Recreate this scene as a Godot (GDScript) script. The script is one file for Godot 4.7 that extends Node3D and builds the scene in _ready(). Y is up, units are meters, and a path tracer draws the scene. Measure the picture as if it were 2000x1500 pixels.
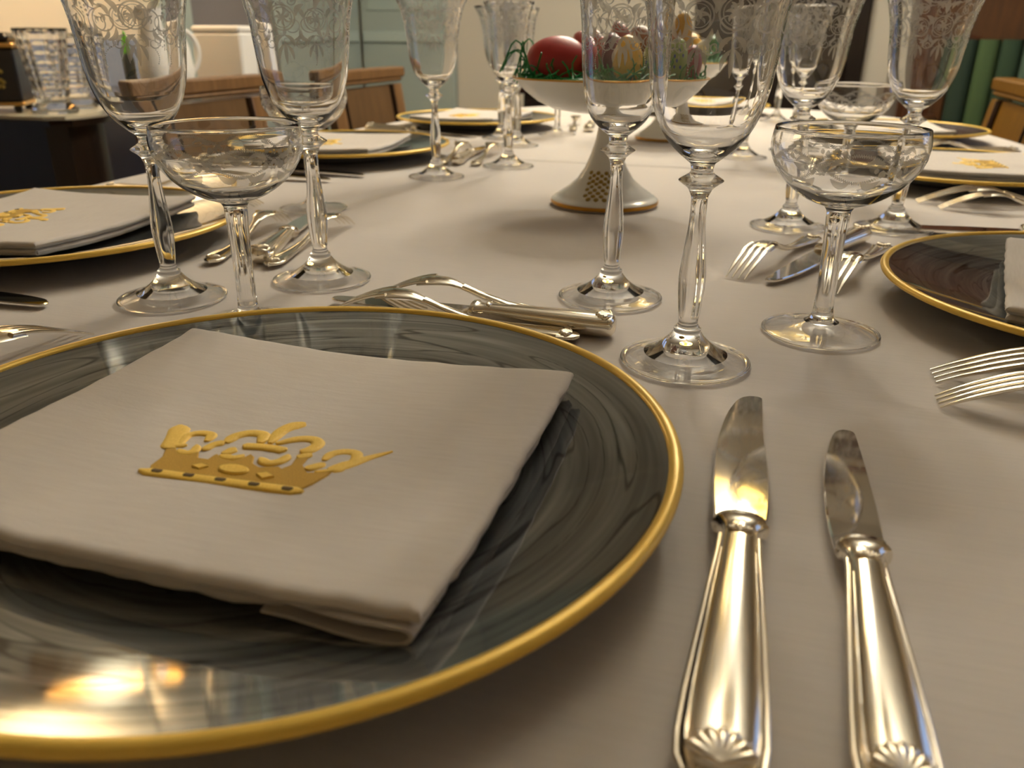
extends Node3D

const TY := 0.75      # table height
const SEATS := 0.0
var M := {}
var used := {}
var proto := {}

func _ready() -> void:
	make_view()
	make_materials()
	make_room()
	make_table()
	make_background()
	make_compotes()
	make_glasses()
	make_plates()
	make_cutlery()

# ---------------------------------------------------------------- camera, light, sky
func make_view() -> void:
	var cam := Camera3D.new()
	cam.name = "camera"
	add_child(cam)
	var att := CameraAttributesPhysical.new()
	att.frustum_focal_length = 37.333
	att.frustum_focus_distance = 0.44
	att.exposure_aperture = 16.0
	att.frustum_near = 0.02
	att.frustum_far = 40.0
	cam.attributes = att
	cam.fov = 50.23
	cam.near = 0.02
	cam.far = 40.0
	cam.position = Vector3(0.1747, TY + 0.1636, 1.1694)
	cam.basis = Basis(Vector3.UP, deg_to_rad(17.0)) * Basis(Vector3.RIGHT, deg_to_rad(-22.93)) * Basis(Vector3.BACK, deg_to_rad(0.29))
	cam.current = true

	var sky_m := ProceduralSkyMaterial.new()
	sky_m.sky_top_color = Color(0.50, 0.60, 0.80)
	sky_m.sky_horizon_color = Color(0.62, 0.72, 0.90)
	sky_m.ground_bottom_color = Color(0.10, 0.11, 0.13)
	sky_m.ground_horizon_color = Color(0.28, 0.32, 0.40)
	sky_m.sky_energy_multiplier = 1.3
	sky_m.ground_energy_multiplier = 1.0
	var sky := Sky.new()
	sky.sky_material = sky_m
	var env := Environment.new()
	env.background_mode = Environment.BG_SKY
	env.sky = sky
	env.tonemap_mode = Environment.TONE_MAPPER_LINEAR
	env.tonemap_exposure = 0.97
	env.sdfgi_enabled = true
	env.ssao_enabled = true
	env.ssil_enabled = true
	var we := WorldEnvironment.new()
	we.name = "world_environment"
	we.environment = env
	add_child(we)

# lamps, all out of view: position, energy, colour (each is built with its fitting further down)
const UNSEEN_CEILING_LAMP := [Vector3(0.0, 2.03, -1.25), 2.45]  # unseen pendant, lights the table from its far end
const UNSEEN_WALL_LAMP := [Vector3(-1.78, 1.64, -0.95), 0.50]  # out of view, placed to brighten the left wall
const ADDED_BOWL_LAMP := [Vector3(0.34, 2.38, -0.75), 2.0]  # added uplight, soft fill bounced off the ceiling
const WARM := Color(1.0, 0.99, 0.94)
const WARMER := Color(1.0, 0.925, 0.77)

# ---------------------------------------------------------------- naming helpers
func numbered(called: String) -> String:
	if not used.has(called):
		used[called] = 0
		return called
	used[called] += 1
	return "%s_%03d" % [called, used[called]]

func tag(o: Node3D, label: String, category := "", group := "", kind := "") -> Node3D:
	if label: o.set_meta("label", label)
	if category: o.set_meta("category", category)
	if group: o.set_meta("group", group)
	if kind: o.set_meta("kind", kind)
	return o

func thing(called: String, label: String, category: String, at := Vector3.ZERO, turn := 0.0, group := "") -> Node3D:
	var o := Node3D.new()
	o.name = numbered(called)
	add_child(o)
	o.position = at
	o.rotation.y = turn
	tag(o, label, category, group)
	return o

func obj(called: String, mesh: Mesh, mat: Material, parent: Node3D = null, at := Vector3.ZERO, b := Basis.IDENTITY) -> MeshInstance3D:
	var o := MeshInstance3D.new()
	o.mesh = mesh
	o.material_override = mat
	o.position = at
	o.basis = b
	if parent:
		o.name = called
		parent.add_child(o, true)
	else:
		o.name = numbered(called)
		add_child(o)
	return o

func struct(called: String, mesh: Mesh, mat: Material, at := Vector3.ZERO, parent: Node3D = null) -> MeshInstance3D:
	var o := obj(called, mesh, mat, parent, at)
	if parent == null: o.set_meta("kind", "structure")
	return o

func dup(root: Node3D, at: Vector3, turn: float, label: String, group := "") -> Node3D:
	var base := String(root.get_meta("base_name"))
	var r: Node3D = root
	if root.has_meta("placed"):
		r = root.duplicate()
		r.name = numbered(base)
		add_child(r)
	else:
		root.set_meta("placed", true)
	r.position = at
	r.rotation = Vector3(0, turn, 0)
	r.set_meta("label", label)
	if group: r.set_meta("group", group)
	return r

# ---------------------------------------------------------------- mesh helpers
func smoothstep3(a: float, b: float, x: float) -> float:
	var t := clampf((x - a) / (b - a), 0.0, 1.0)
	return t * t * (3.0 - 2.0 * t)

# value at x from rows [x, v], smooth between
func curve(rows: Array, x: float, k := 1) -> float:
	if x <= rows[0][0]: return rows[0][k]
	var n := rows.size()
	for i in n - 1:
		if x <= rows[i + 1][0]:
			var a: float = rows[i][k]
			var b: float = rows[i + 1][k]
			var h: float = rows[i + 1][0] - rows[i][0]
			var t: float = (x - rows[i][0]) / h
			var ma: float = 0.0
			var mb: float = 0.0
			if i > 0: ma = (b - rows[i - 1][k]) / (rows[i + 1][0] - rows[i - 1][0]) * h
			else: ma = b - a
			if i < n - 2: mb = (rows[i + 2][k] - a) / (rows[i + 2][0] - rows[i][0]) * h
			else: mb = b - a
			var t2 := t * t
			var t3 := t2 * t
			return a * (2 * t3 - 3 * t2 + 1) + ma * (t3 - 2 * t2 + t) + b * (-2 * t3 + 3 * t2) + mb * (t3 - t2)
	return rows[n - 1][k]

# triangles with indices -> ArrayMesh; normals smooth up to the crease angle; closed shapes are turned outwards
func mk(V: PackedVector3Array, I: PackedInt32Array, crease := 40.0, closed := true, uv := PackedVector2Array()) -> ArrayMesh:
	var nt := I.size() / 3
	if closed:
		var vol := 0.0
		for t in nt:
			vol += V[I[t * 3]].dot(V[I[t * 3 + 1]].cross(V[I[t * 3 + 2]]))
		if vol > 0.0:
			for t in nt:
				var s := I[t * 3]
				I[t * 3] = I[t * 3 + 1]
				I[t * 3 + 1] = s
	var fn := PackedVector3Array()
	fn.resize(nt)
	var weld := {}
	var id := PackedInt32Array()
	id.resize(V.size())
	for i in V.size():
		var key := Vector3i((V[i] * 200000.0).round())
		if not weld.has(key): weld[key] = weld.size()
		id[i] = weld[key]
	var at := []
	at.resize(weld.size())
	for i in at.size(): at[i] = PackedInt32Array()
	for t in nt:
		var a := V[I[t * 3]]
		fn[t] = (V[I[t * 3 + 2]] - a).cross(V[I[t * 3 + 1]] - a)
		for k in 3: at[id[I[t * 3 + k]]].append(t)
	var oV := PackedVector3Array()
	var oN := PackedVector3Array()
	var oU := PackedVector2Array()
	var cc := cos(deg_to_rad(crease))
	for t in nt:
		var n0 := fn[t].normalized()
		for k in 3:
			var vi := I[t * 3 + k]
			var s := Vector3.ZERO
			for q in at[id[vi]]:
				if fn[q].normalized().dot(n0) >= cc: s += fn[q]
			oV.append(V[vi])
			oN.append(s.normalized() if s.length_squared() > 1e-30 else n0)
			if uv.size(): oU.append(uv[vi])
	var arr := []
	arr.resize(Mesh.ARRAY_MAX)
	arr[Mesh.ARRAY_VERTEX] = oV
	arr[Mesh.ARRAY_NORMAL] = oN
	if uv.size(): arr[Mesh.ARRAY_TEX_UV] = oU
	var m := ArrayMesh.new()
	m.add_surface_from_arrays(Mesh.PRIMITIVE_TRIANGLES, arr)
	return m

class Tris:
	var V := PackedVector3Array()
	var I := PackedInt32Array()
	func quad(a: int, b: int, c: int, d: int) -> void:
		I.append_array([a, b, c, a, c, d])
	func box(c: Vector3, s: Vector3, bev := 0.0, b := Basis.IDENTITY) -> void:
		# a box with chamfered edges
		var h := s / 2.0
		var base := V.size()
		var rows := [[-h.y, bev], [-h.y + bev, 0.0], [h.y - bev, 0.0], [h.y, bev]]
		for r in rows:
			var x: float = h.x - r[1]
			var z: float = h.z - r[1]
			for p in [Vector3(x, r[0], z - bev), Vector3(x, r[0], -z + bev), Vector3(x - bev, r[0], -z), Vector3(-x + bev, r[0], -z), Vector3(-x, r[0], -z + bev), Vector3(-x, r[0], z - bev), Vector3(-x + bev, r[0], z), Vector3(x - bev, r[0], z)]:
				V.append(c + b * p)
		for i in 3:
			for j in 8:
				quad(base + i * 8 + j, base + i * 8 + (j + 1) % 8, base + (i + 1) * 8 + (j + 1) % 8, base + (i + 1) * 8 + j)
		for j in range(1, 7):
			I.append_array([base, base + j + 1, base + j])
			I.append_array([base + 24, base + 24 + j, base + 24 + j + 1])
	func rings(R: Array, caps := true, loop := false) -> void:
		var base := V.size()
		var n: int = R[0].size()
		for r in R: V.append_array(r)
		var m := R.size()
		for i in (m if loop else m - 1):
			var i2 := (i + 1) % m
			for j in n:
				quad(base + i * n + j, base + i * n + (j + 1) % n, base + i2 * n + (j + 1) % n, base + i2 * n + j)
		if caps and not loop:
			var a := Vector3.ZERO
			var z := Vector3.ZERO
			for p in R[0]: a += p
			for p in R[m - 1]: z += p
			V.append(a / n)
			V.append(z / n)
			var ca := V.size() - 2
			for j in n:
				I.append_array([ca, base + (j + 1) % n, base + j])
				I.append_array([ca + 1, base + (m - 1) * n + j, base + (m - 1) * n + (j + 1) % n])

func box(s: Vector3, bev := 0.003) -> ArrayMesh:
	var t := Tris.new()
	t.box(Vector3.ZERO, s, bev)
	return mk(t.V, t.I, 30.0)

func boxes(list: Array, bev := 0.003) -> ArrayMesh:
	var t := Tris.new()
	for b in list: t.box(b[0], b[1], bev)
	return mk(t.V, t.I, 30.0)

func loft(R: Array, crease := 50.0, caps := true, loop := false) -> ArrayMesh:
	var t := Tris.new()
	t.rings(R, caps, loop)
	return mk(t.V, t.I, crease)

# flat-ish oval section ring: centre, half width axis, half height axis, power 2 = ellipse, more = squarer
func oval(c: Vector3, ax: Vector3, ay: Vector3, n := 16, p := 2.0) -> PackedVector3Array:
	var out := PackedVector3Array()
	for i in n:
		var a := TAU * i / n
		var ca := cos(a)
		var sa := sin(a)
		out.append(c + ax * (signf(ca) * pow(absf(ca), 2.0 / p)) + ay * (signf(sa) * pow(absf(sa), 2.0 / p)))
	return out

func tube_rings(path: Array, rad: Array, n := 10) -> Array:
	var R := []
	var up := Vector3.UP
	for i in path.size():
		var d: Vector3 = (path[mini(i + 1, path.size() - 1)] - path[maxi(i - 1, 0)]).normalized()
		if absf(d.dot(up)) > 0.95: up = Vector3.RIGHT if absf(d.x) < 0.9 else Vector3.BACK
		var sx := d.cross(up).normalized()
		up = sx.cross(d).normalized()
		var r: float = rad[i] if rad.size() > 1 else rad[0]
		R.append(oval(path[i], sx * r, up * r, n))
	return R

func tube(path: Array, rad: Array, n := 10) -> ArrayMesh:
	return loft(tube_rings(path, rad, n), 60.0)

# turned shape: profile from the axis below, up the outside, and back to the axis; fold(y) gives [count, depth] of facets
func lathe(P: Array, n := 64, crease := 45.0, fold = null) -> ArrayMesh:
	var rows := []
	var m := P.size()
	for i in m:
		var p: Vector2 = P[i]
		var na := Vector2.ZERO
		var nb := Vector2.ZERO
		if i > 0:
			var d: Vector2 = p - P[i - 1]
			na = Vector2(d.y, -d.x).normalized()
		if i < m - 1:
			var d2: Vector2 = P[i + 1] - p
			nb = Vector2(d2.y, -d2.x).normalized()
		if i == 0: rows.append([p, nb])
		elif i == m - 1: rows.append([p, na])
		elif na.dot(nb) > cos(deg_to_rad(crease)): rows.append([p, (na + nb).normalized()])
		else:
			rows.append([p, na])
			rows.append([p, nb])
	var V := PackedVector3Array()
	var N := PackedVector3Array()
	var U := PackedVector2Array()
	var I := PackedInt32Array()
	var w := n + 1
	for r in rows.size():
		var p: Vector2 = rows[r][0]
		var q: Vector2 = rows[r][1]
		var f: Array = fold.call(p) if fold != null else [0, 0.0]
		for j in w:
			var a := TAU * j / n
			var rad := p.x
			var tw := 0.0
			if f[1] != 0.0:
				rad *= 1.0 + f[1] * cos(a * f[0])
				tw = f[1] * f[0] * sin(a * f[0])
			var o := Vector3(cos(a), 0, sin(a))
			var side := Vector3(-sin(a), 0, cos(a))
			V.append(Vector3(o.x * rad, p.y, o.z * rad))
			N.append((o * q.x + Vector3.UP * q.y + side * tw * q.x).normalized())
			U.append(Vector2(float(j) / n, float(r) / (rows.size() - 1)))
	for r in rows.size() - 1:
		if (rows[r][0] as Vector2).is_equal_approx(rows[r + 1][0]): continue
		for j in n:
			var a := r * w + j
			var b := a + w
			if rows[r][0].x > 1e-7: I.append_array([a, a + 1, b + 1] if rows[r + 1][0].x > 1e-7 else [a, a + 1, b])
			if rows[r + 1][0].x > 1e-7: I.append_array([a, b + 1, b])
	var arr := []
	arr.resize(Mesh.ARRAY_MAX)
	arr[Mesh.ARRAY_VERTEX] = V
	arr[Mesh.ARRAY_NORMAL] = N
	arr[Mesh.ARRAY_TEX_UV] = U
	arr[Mesh.ARRAY_INDEX] = I
	var me := ArrayMesh.new()
	me.add_surface_from_arrays(Mesh.PRIMITIVE_TRIANGLES, arr)
	return me

func ring_mesh(r: float, y: float, t: float, th: float, n := 96) -> ArrayMesh:
	# a bead of width t and height th running round at radius r
	var R := []
	for i in n:
		var a := TAU * i / n
		var o := Vector3(cos(a), 0, sin(a))
		R.append(oval(o * r + Vector3.UP * y, o * t, Vector3.UP * th, 12))
	return loft(R, 60.0, false, true)

# polygon (x, z) pulled up from y0 to y1, upper edge drawn in by bev
func slab(poly: PackedVector2Array, y0: float, y1: float, bev := 0.0) -> ArrayMesh:
	var t := Tris.new()
	var n := poly.size()
	var c := Vector2.ZERO
	for p in poly: c += p
	c /= n
	var inner := PackedVector2Array()
	for i in n:
		var d := (poly[(i + 1) % n] - poly[(i + n - 1) % n]).normalized()
		var nn := Vector2(d.y, -d.x)
		inner.append(poly[i] + nn * bev)
	if Geometry2D.is_polygon_clockwise(poly):
		for i in n:
			var d := (poly[(i + 1) % n] - poly[(i + n - 1) % n]).normalized()
			inner[i] = poly[i] - Vector2(d.y, -d.x) * bev
	else:
		for i in n:
			var d := (poly[(i + 1) % n] - poly[(i + n - 1) % n]).normalized()
			inner[i] = poly[i] + Vector2(d.y, -d.x) * -bev
	for p in poly: t.V.append(Vector3(p.x, y0, p.y))
	for p in poly: t.V.append(Vector3(p.x, lerpf(y0, y1, 0.6), p.y))
	for p in inner: t.V.append(Vector3(p.x, y1, p.y))
	for k in 2:
		for i in n: t.quad(k * n + i, k * n + (i + 1) % n, (k + 1) * n + (i + 1) % n, (k + 1) * n + i)
	var tri := Geometry2D.triangulate_polygon(poly)
	for k in tri.size() / 3:
		var a := tri[k * 3]
		var b := tri[k * 3 + 1]
		var d := tri[k * 3 + 2]
		t.I.append_array([a, b, d])
		t.I.append_array([2 * n + a, 2 * n + d, 2 * n + b])
	# make the caps agree with the sides: the side's first edge runs i -> i+1
	var want := Geometry2D.is_polygon_clockwise(poly)
	if tri.size() >= 3:
		var o := (poly[tri[1]] - poly[tri[0]]).cross(poly[tri[2]] - poly[tri[0]]) < 0.0
		var same := (o == want)
		if same:
			var from := t.I.size() - tri.size() * 2
			for k in range(from, t.I.size(), 3):
				var s := t.I[k]
				t.I[k] = t.I[k + 1]
				t.I[k + 1] = s
	return mk(t.V, t.I, 30.0)

func smooth_path(pts: Array, per := 6) -> PackedVector2Array:
	var out := PackedVector2Array()
	var n := pts.size()
	for i in n - 1:
		var p0: Vector2 = pts[maxi(i - 1, 0)]
		var p1: Vector2 = pts[i]
		var p2: Vector2 = pts[i + 1]
		var p3: Vector2 = pts[mini(i + 2, n - 1)]
		for k in per: out.append(p1.cubic_interpolate(p2, p0, p3, float(k) / per))
	out.append(pts[n - 1])
	return out

# ---------------------------------------------------------------- materials
func std(col: Color, rough := 0.6, metal := 0.0, spec := 0.5) -> StandardMaterial3D:
	var m := StandardMaterial3D.new()
	m.albedo_color = col
	m.roughness = rough
	m.metallic = metal
	m.metallic_specular = spec
	return m

func noise(seed_: int, freq: float, oct := 3) -> FastNoiseLite:
	var f := FastNoiseLite.new()
	f.seed = seed_
	f.frequency = freq
	f.noise_type = FastNoiseLite.TYPE_SIMPLEX_SMOOTH
	f.fractal_octaves = oct
	return f

# grain that repeats: sampled on a torus-like blend; kx, ky are how often it changes across and down
func grain(w: int, h: int, seed_: int, kx: float, ky: float, lo: Color, hi: Color, fine := 0.0) -> ImageTexture:
	var f := noise(seed_, 1.0, 4)
	var im := Image.create(w, h, false, Image.FORMAT_RGB8)
	var rnd := RandomNumberGenerator.new()
	rnd.seed = seed_
	for y in h:
		for x in w:
			var u := float(x) / w
			var v := float(y) / h
			var a := f.get_noise_2d(u * kx, v * ky)
			var b := f.get_noise_2d((u - 1.0) * kx, v * ky)
			var c := f.get_noise_2d(u * kx, (v - 1.0) * ky)
			var d := f.get_noise_2d((u - 1.0) * kx, (v - 1.0) * ky)
			var t := lerpf(lerpf(a, b, u), lerpf(c, d, u), v) * 0.8 + 0.5
			t += (rnd.randf() - 0.5) * fine
			im.set_pixel(x, y, lo.lerp(hi, clampf(t, 0.0, 1.0)))
	return ImageTexture.create_from_image(im)

func world_tex(m: StandardMaterial3D, tex: Texture2D, scale: Vector3, world := false) -> StandardMaterial3D:
	m.albedo_texture = tex
	m.uv1_triplanar = true
	m.uv1_world_triplanar = world
	m.uv1_scale = scale
	return m

func wood(seed_: int, lo: Color, hi: Color, rough := 0.35, scale := Vector3(2.0, 2.0, 2.0)) -> StandardMaterial3D:
	var m := std(Color.WHITE, rough)
	world_tex(m, grain(128, 256, seed_, 26.0, 3.0, lo, hi, 0.12), scale)
	m.clearcoat_enabled = true
	m.clearcoat = 0.25
	m.clearcoat_roughness = 0.2
	return m

func make_materials() -> void:
	var glass := std(Color(1, 1, 1, 0), 0.0)
	glass.refraction_enabled = true
	glass.refraction_scale = 0.052
	M.glass = glass
	var crystal := std(Color(0.97, 0.98, 1.0, 0), 0.02)
	crystal.refraction_enabled = true
	crystal.refraction_scale = 0.056
	M.crystal = crystal
	var etch := std(Color(0.93, 0.92, 0.90, 0.62), 0.75)
	etch.transparency = BaseMaterial3D.TRANSPARENCY_ALPHA
	etch.cull_mode = BaseMaterial3D.CULL_DISABLED
	M.etch = etch
	M.silver = std(Color(0.93, 0.90, 0.84), 0.13, 1.0)
	M.silver_dark = std(Color(0.50, 0.46, 0.38), 0.35, 1.0)
	M.steel = std(Color(0.90, 0.88, 0.85), 0.05, 1.0)
	var gold := std(Color(0.90, 0.745, 0.33), 0.36, 0.28)
	M.gold = gold
	M.gold_thin = std(Color(0.72, 0.53, 0.20), 0.3, 0.9)
	M.ormolu = std(Color(0.62, 0.52, 0.26), 0.5, 0.7)
	# linen: warm grey, with slubs along the weave and a fine relief
	var linen := std(Color.WHITE, 0.95, 0.0, 0.2)
	world_tex(linen, grain(512, 512, 3, 5.0, 90.0, Color(0.785, 0.755, 0.73), Color(0.81, 0.78, 0.755), 0.03), Vector3(4.0, 4.0, 4.0), true)
	linen.rim_enabled = false
	linen.heightmap_enabled = true
	linen.heightmap_texture = grain(512, 512, 4, 40.0, 160.0, Color(0.3, 0.3, 0.3), Color(0.7, 0.7, 0.7), 0.5)
	linen.heightmap_scale = 0.012
	M.linen = linen
	var nap := std(Color.WHITE, 0.95, 0.0, 0.2)
	world_tex(nap, grain(512, 512, 13, 6.0, 70.0, Color(0.795, 0.76, 0.73), Color(0.835, 0.805, 0.775), 0.03), Vector3(6.0, 6.0, 6.0))
	nap.heightmap_enabled = true
	nap.heightmap_texture = linen.heightmap_texture
	nap.heightmap_scale = 0.012
	M.napkin = nap
	var thread := std(Color.WHITE, 0.6, 0.05)
	world_tex(thread, grain(256, 256, 21, 90.0, 14.0, Color(0.86, 0.68, 0.22), Color(1.0, 0.86, 0.42), 0.3), Vector3(30, 30, 30))
	M.thread = thread
	var thread2 := std(Color.WHITE, 0.75, 0.0)
	world_tex(thread2, grain(256, 256, 22, 60.0, 60.0, Color(0.62, 0.47, 0.12), Color(0.84, 0.66, 0.23), 0.4), Vector3(30, 30, 30))
	M.thread_fill = thread2
	# charger: smoke-grey brushed enamel in rings under a clear glaze
	var plate := std(Color.WHITE, 0.05, 0.70, 0.6)
	plate.albedo_texture = streaks()
	plate.clearcoat_enabled = true
	plate.clearcoat = 0.8
	plate.clearcoat_roughness = 0.03
	M.plate = plate
	var under := std(Color(0.17, 0.18, 0.17), 0.2)
	M.plate_under = under
	var por := std(Color(0.86, 0.85, 0.82), 0.12)
	por.clearcoat_enabled = true
	por.clearcoat = 0.5
	M.porcelain = por
	M.grass = std(Color(0.11, 0.50, 0.25), 0.45)
	M.grass.backlight_enabled = true
	M.grass.backlight = Color(0.05, 0.2, 0.09)
	M.mahogany = wood(31, Color(0.13, 0.06, 0.035), Color(0.22, 0.11, 0.06), 0.25)
	M.ebony = wood(32, Color(0.075, 0.045, 0.03), Color(0.12, 0.075, 0.05), 0.3)
	M.walnut = wood(33, Color(0.39, 0.275, 0.165), Color(0.52, 0.385, 0.245), 0.35)
	M.walnut_panel = wood(34, Color(0.33, 0.245, 0.16), Color(0.43, 0.325, 0.215), 0.3)
	M.amber = wood(35, Color(0.40, 0.265, 0.03), Color(0.50, 0.345, 0.06), 0.35)
	M.oak_floor = wood(36, Color(0.30, 0.20, 0.13), Color(0.42, 0.29, 0.19), 0.4, Vector3(0.7, 0.7, 0.7))
	M.wall_cream = std(Color(0.86, 0.80, 0.70), 0.9)
	M.wall_beige = std(Color(0.79, 0.755, 0.69), 0.9)
	M.wall_teal = std(Color(0.63, 0.67, 0.64), 0.55)
	M.wall_grey = std(Color(0.50, 0.47, 0.46), 0.8)
	M.dado = std(Color(0.50, 0.53, 0.60), 0.7)
	M.white = std(Color(0.88, 0.86, 0.83), 0.7)
	M.ceiling = std(Color(0.90, 0.885, 0.855), 0.95)
	M.cream_stone = std(Color(0.80, 0.76, 0.66), 0.25)
	M.seat = std(Color(0.22, 0.38, 0.16), 0.9)
	M.green_light = std(Color(0.20, 0.28, 0.14), 0.85)
	M.green_mid = std(Color(0.10, 0.19, 0.10), 0.85)
	M.green_dark = std(Color(0.07, 0.15, 0.09), 0.85)
	M.green_grey = std(Color(0.24, 0.31, 0.25), 0.85)
	var bulb := std(Color(1, 0.93, 0.8), 0.6)
	bulb.emission_enabled = true
	bulb.emission = Color(1.0, 0.975, 0.90)
	bulb.emission_energy_multiplier = 5.0
	M.bulb = bulb
	M.wall_teal_rail = std(Color(0.69, 0.74, 0.71), 0.5)
	M.wall_teal_pane = std(Color(0.66, 0.71, 0.68), 0.25)
	M.mahogany_mid = wood(37, Color(0.22, 0.12, 0.065), Color(0.33, 0.19, 0.10), 0.35)
	M.crest = wood(38, Color(0.20, 0.115, 0.045), Color(0.29, 0.175, 0.075), 0.35)
	M.slot = std(Color(0.40, 0.33, 0.22), 0.9)
	M.brass = std(Color(0.85, 0.68, 0.40), 0.3, 0.8)
	M.bottle = std(Color(0.05, 0.16, 0.18), 0.2)
	M.lime = std(Color(0.45, 0.85, 0.15), 0.4)
	var shade := std(Color(0.95, 0.88, 0.76), 0.8)
	shade.emission_enabled = true
	shade.emission = Color(1.0, 0.95, 0.85)
	shade.emission_energy_multiplier = 3.0
	M.shade = shade
	var pane := std(Color(1, 1, 1, 0.04), 0.0)
	pane.transparency = BaseMaterial3D.TRANSPARENCY_ALPHA
	M.pane = pane
	var ft := std(Color(1, 1, 1, 0.015), 0.0)
	ft.transparency = BaseMaterial3D.TRANSPARENCY_ALPHA
	M.foot = ft

func streaks() -> ImageTexture:
	var f := noise(7, 1.0, 3)
	var g := noise(8, 1.0, 2)
	var W := 1024
	var H := 512
	var im := Image.create(W, H, false, Image.FORMAT_RGB8)
	for y in H:
		for x in W:
			var a := TAU * x / W
			var r := float(y) / H
			# brush strokes run round, drifting slightly in and out
			var rr := r + 0.02 * sin(a + 1.0) + 0.012 * sin(2.0 * a + r * 9.0)
			var s := f.get_noise_3d(cos(a) * 0.55, sin(a) * 0.55, rr * 26.0)
			var s2 := g.get_noise_3d(cos(a) * 1.6 + 9.0, sin(a) * 1.6, rr * 75.0)
			var line := g.get_noise_3d(cos(a) * 0.8 + 40.0, sin(a) * 0.8, rr * 16.0)
			var v := 0.55 + 0.19 * s + 0.11 * s2
			v -= 0.30 * smoothstep3(0.06, 0.0, absf(line))
			v = clampf(v, 0.12, 0.8)
			im.set_pixel(x, y, Color(v * 0.97, v * 1.0, v * 1.0))
	return ImageTexture.create_from_image(im)

# ---------------------------------------------------------------- room
const XL := -1.95
const XR := 2.30
const ZB := -3.0
const ZF := 2.4
const HC := 2.7

func make_room() -> void:
	var xc := (XL + XR) / 2
	var zc := (ZB + ZF) / 2
	struct("floor", box(Vector3(XR - XL + 0.4, 0.1, ZF - ZB + 0.4), 0.0), M.oak_floor, Vector3(xc, -0.05, zc))
	struct("ceiling", box(Vector3(XR - XL + 0.4, 0.1, ZF - ZB + 0.4), 0.0), M.ceiling, Vector3(xc, HC + 0.05, zc))
	struct("wall_back", box(Vector3(XR - XL + 0.4, HC, 0.1), 0.0), M.wall_beige, Vector3(xc, HC / 2, ZB - 0.05))
	struct("wall_front", box(Vector3(XR - XL + 0.4, HC, 0.1), 0.0), M.wall_cream, Vector3(xc, HC / 2, ZF + 0.05))
	struct("wall_left", box(Vector3(0.1, HC, ZF - ZB), 0.0), M.wall_cream, Vector3(XL - 0.05, HC / 2, zc))
	# right wall, out of view, with a window placed for blue glints
	var z0 := -1.75
	var z1 := -0.35
	var y0 := 0.85
	var y1 := 2.25
	var x := XR + 0.05
	struct("wall_right", boxes([
		[Vector3(x, y0 / 2, zc), Vector3(0.1, y0, ZF - ZB)],
		[Vector3(x, (y1 + HC) / 2, zc), Vector3(0.1, HC - y1, ZF - ZB)],
		[Vector3(x, (y0 + y1) / 2, (ZB + z0) / 2), Vector3(0.1, y1 - y0, z0 - ZB)],
		[Vector3(x, (y0 + y1) / 2, (z1 + ZF) / 2), Vector3(0.1, y1 - y0, ZF - z1)]], 0.0), M.wall_cream)
	var zm := (z0 + z1) / 2
	var ym := (y0 + y1) / 2
	var win := struct("unseen_window_1", boxes([
		[Vector3(0, -(y1 - y0) / 2 + 0.03, 0), Vector3(0.07, 0.06, z1 - z0)], [Vector3(0, (y1 - y0) / 2 - 0.03, 0), Vector3(0.07, 0.06, z1 - z0)],
		[Vector3(0, 0, -(z1 - z0) / 2 + 0.03), Vector3(0.07, y1 - y0 - 0.12, 0.06)], [Vector3(0, 0, (z1 - z0) / 2 - 0.03), Vector3(0.07, y1 - y0 - 0.12, 0.06)],
		[Vector3(0, 0, 0), Vector3(0.06, y1 - y0 - 0.12, 0.07)]], 0.004), M.white, Vector3(x, ym, zm))
	for s in [-1, 1]:
		obj("pane", box(Vector3(0.005, y1 - y0 - 0.12, (z1 - z0) / 2 - 0.095), 0.0), M.pane, win, Vector3(0, 0, s * ((z1 - z0) / 4 + 0.0025 - 0.0)))
	# left wall: grey-blue dado with its rail, then a teal door frame with a grey door leaf
	struct("trim_1", box(Vector3(0.014, 0.84, 2.6), 0.001), M.dado, Vector3(XL + 0.007, 0.42 + 0.06, -0.3))
	struct("baseboard_left", box(Vector3(0.02, 0.12, 4.0), 0.003), M.dado, Vector3(XL + 0.0112, 0.06, 0.4))
	# far left corner: teal panelled woodwork with a paler rail
	var zt := -1.62
	var d1 := struct("door_1", box(Vector3(0.05, 2.1, 0.42), 0.004), M.wall_grey, Vector3(XL + 0.026, 1.05, -1.80))
	obj("frame", boxes([[Vector3(0.01, 0, 0.25), Vector3(0.07, 2.1, 0.075)], [Vector3(0.01, 1.09, 0), Vector3(0.07, 0.08, 0.575)]], 0.004), M.wall_teal, d1)
	var d2 := struct("door_2", box(Vector3(0.05, 2.1, 0.88), 0.004), M.wall_teal, Vector3(XL + 0.0255, 1.05, -2.50))
	obj("rail", box(Vector3(0.02, 0.05, 0.8), 0.004), M.wall_teal_rail, d2, Vector3(0.03, -0.137, 0))
	var d3 := struct("door_3", box(Vector3(0.50, 2.1, 0.05), 0.004), M.wall_teal, Vector3(XL + 0.054 + 0.25, 1.05, ZB + 0.026))
	obj("rail", box(Vector3(0.48, 0.05, 0.02), 0.004), M.wall_teal_rail, d3, Vector3(0, -0.137, 0.03))
	obj("glazing", box(Vector3(0.40, 0.75, 0.012), 0.002), M.wall_teal_pane, d3, Vector3(-0.01, 0.36, 0.025))
	# dark doorway woodwork in the middle of the back wall
	var d4 := struct("door_4", box(Vector3(0.77, 2.15, 0.06), 0.004), M.ebony, Vector3(0.125, 1.075, ZB + 0.031))
	for s in [-1, 1]:
		obj("panel", box(Vector3(0.27, 0.9, 0.02), 0.008), M.ebony, d4, Vector3(s * 0.18, 0.35, 0.035))
		obj("panel", box(Vector3(0.27, 0.7, 0.02), 0.008), M.ebony, d4, Vector3(s * 0.18, -0.6, 0.035))
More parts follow.
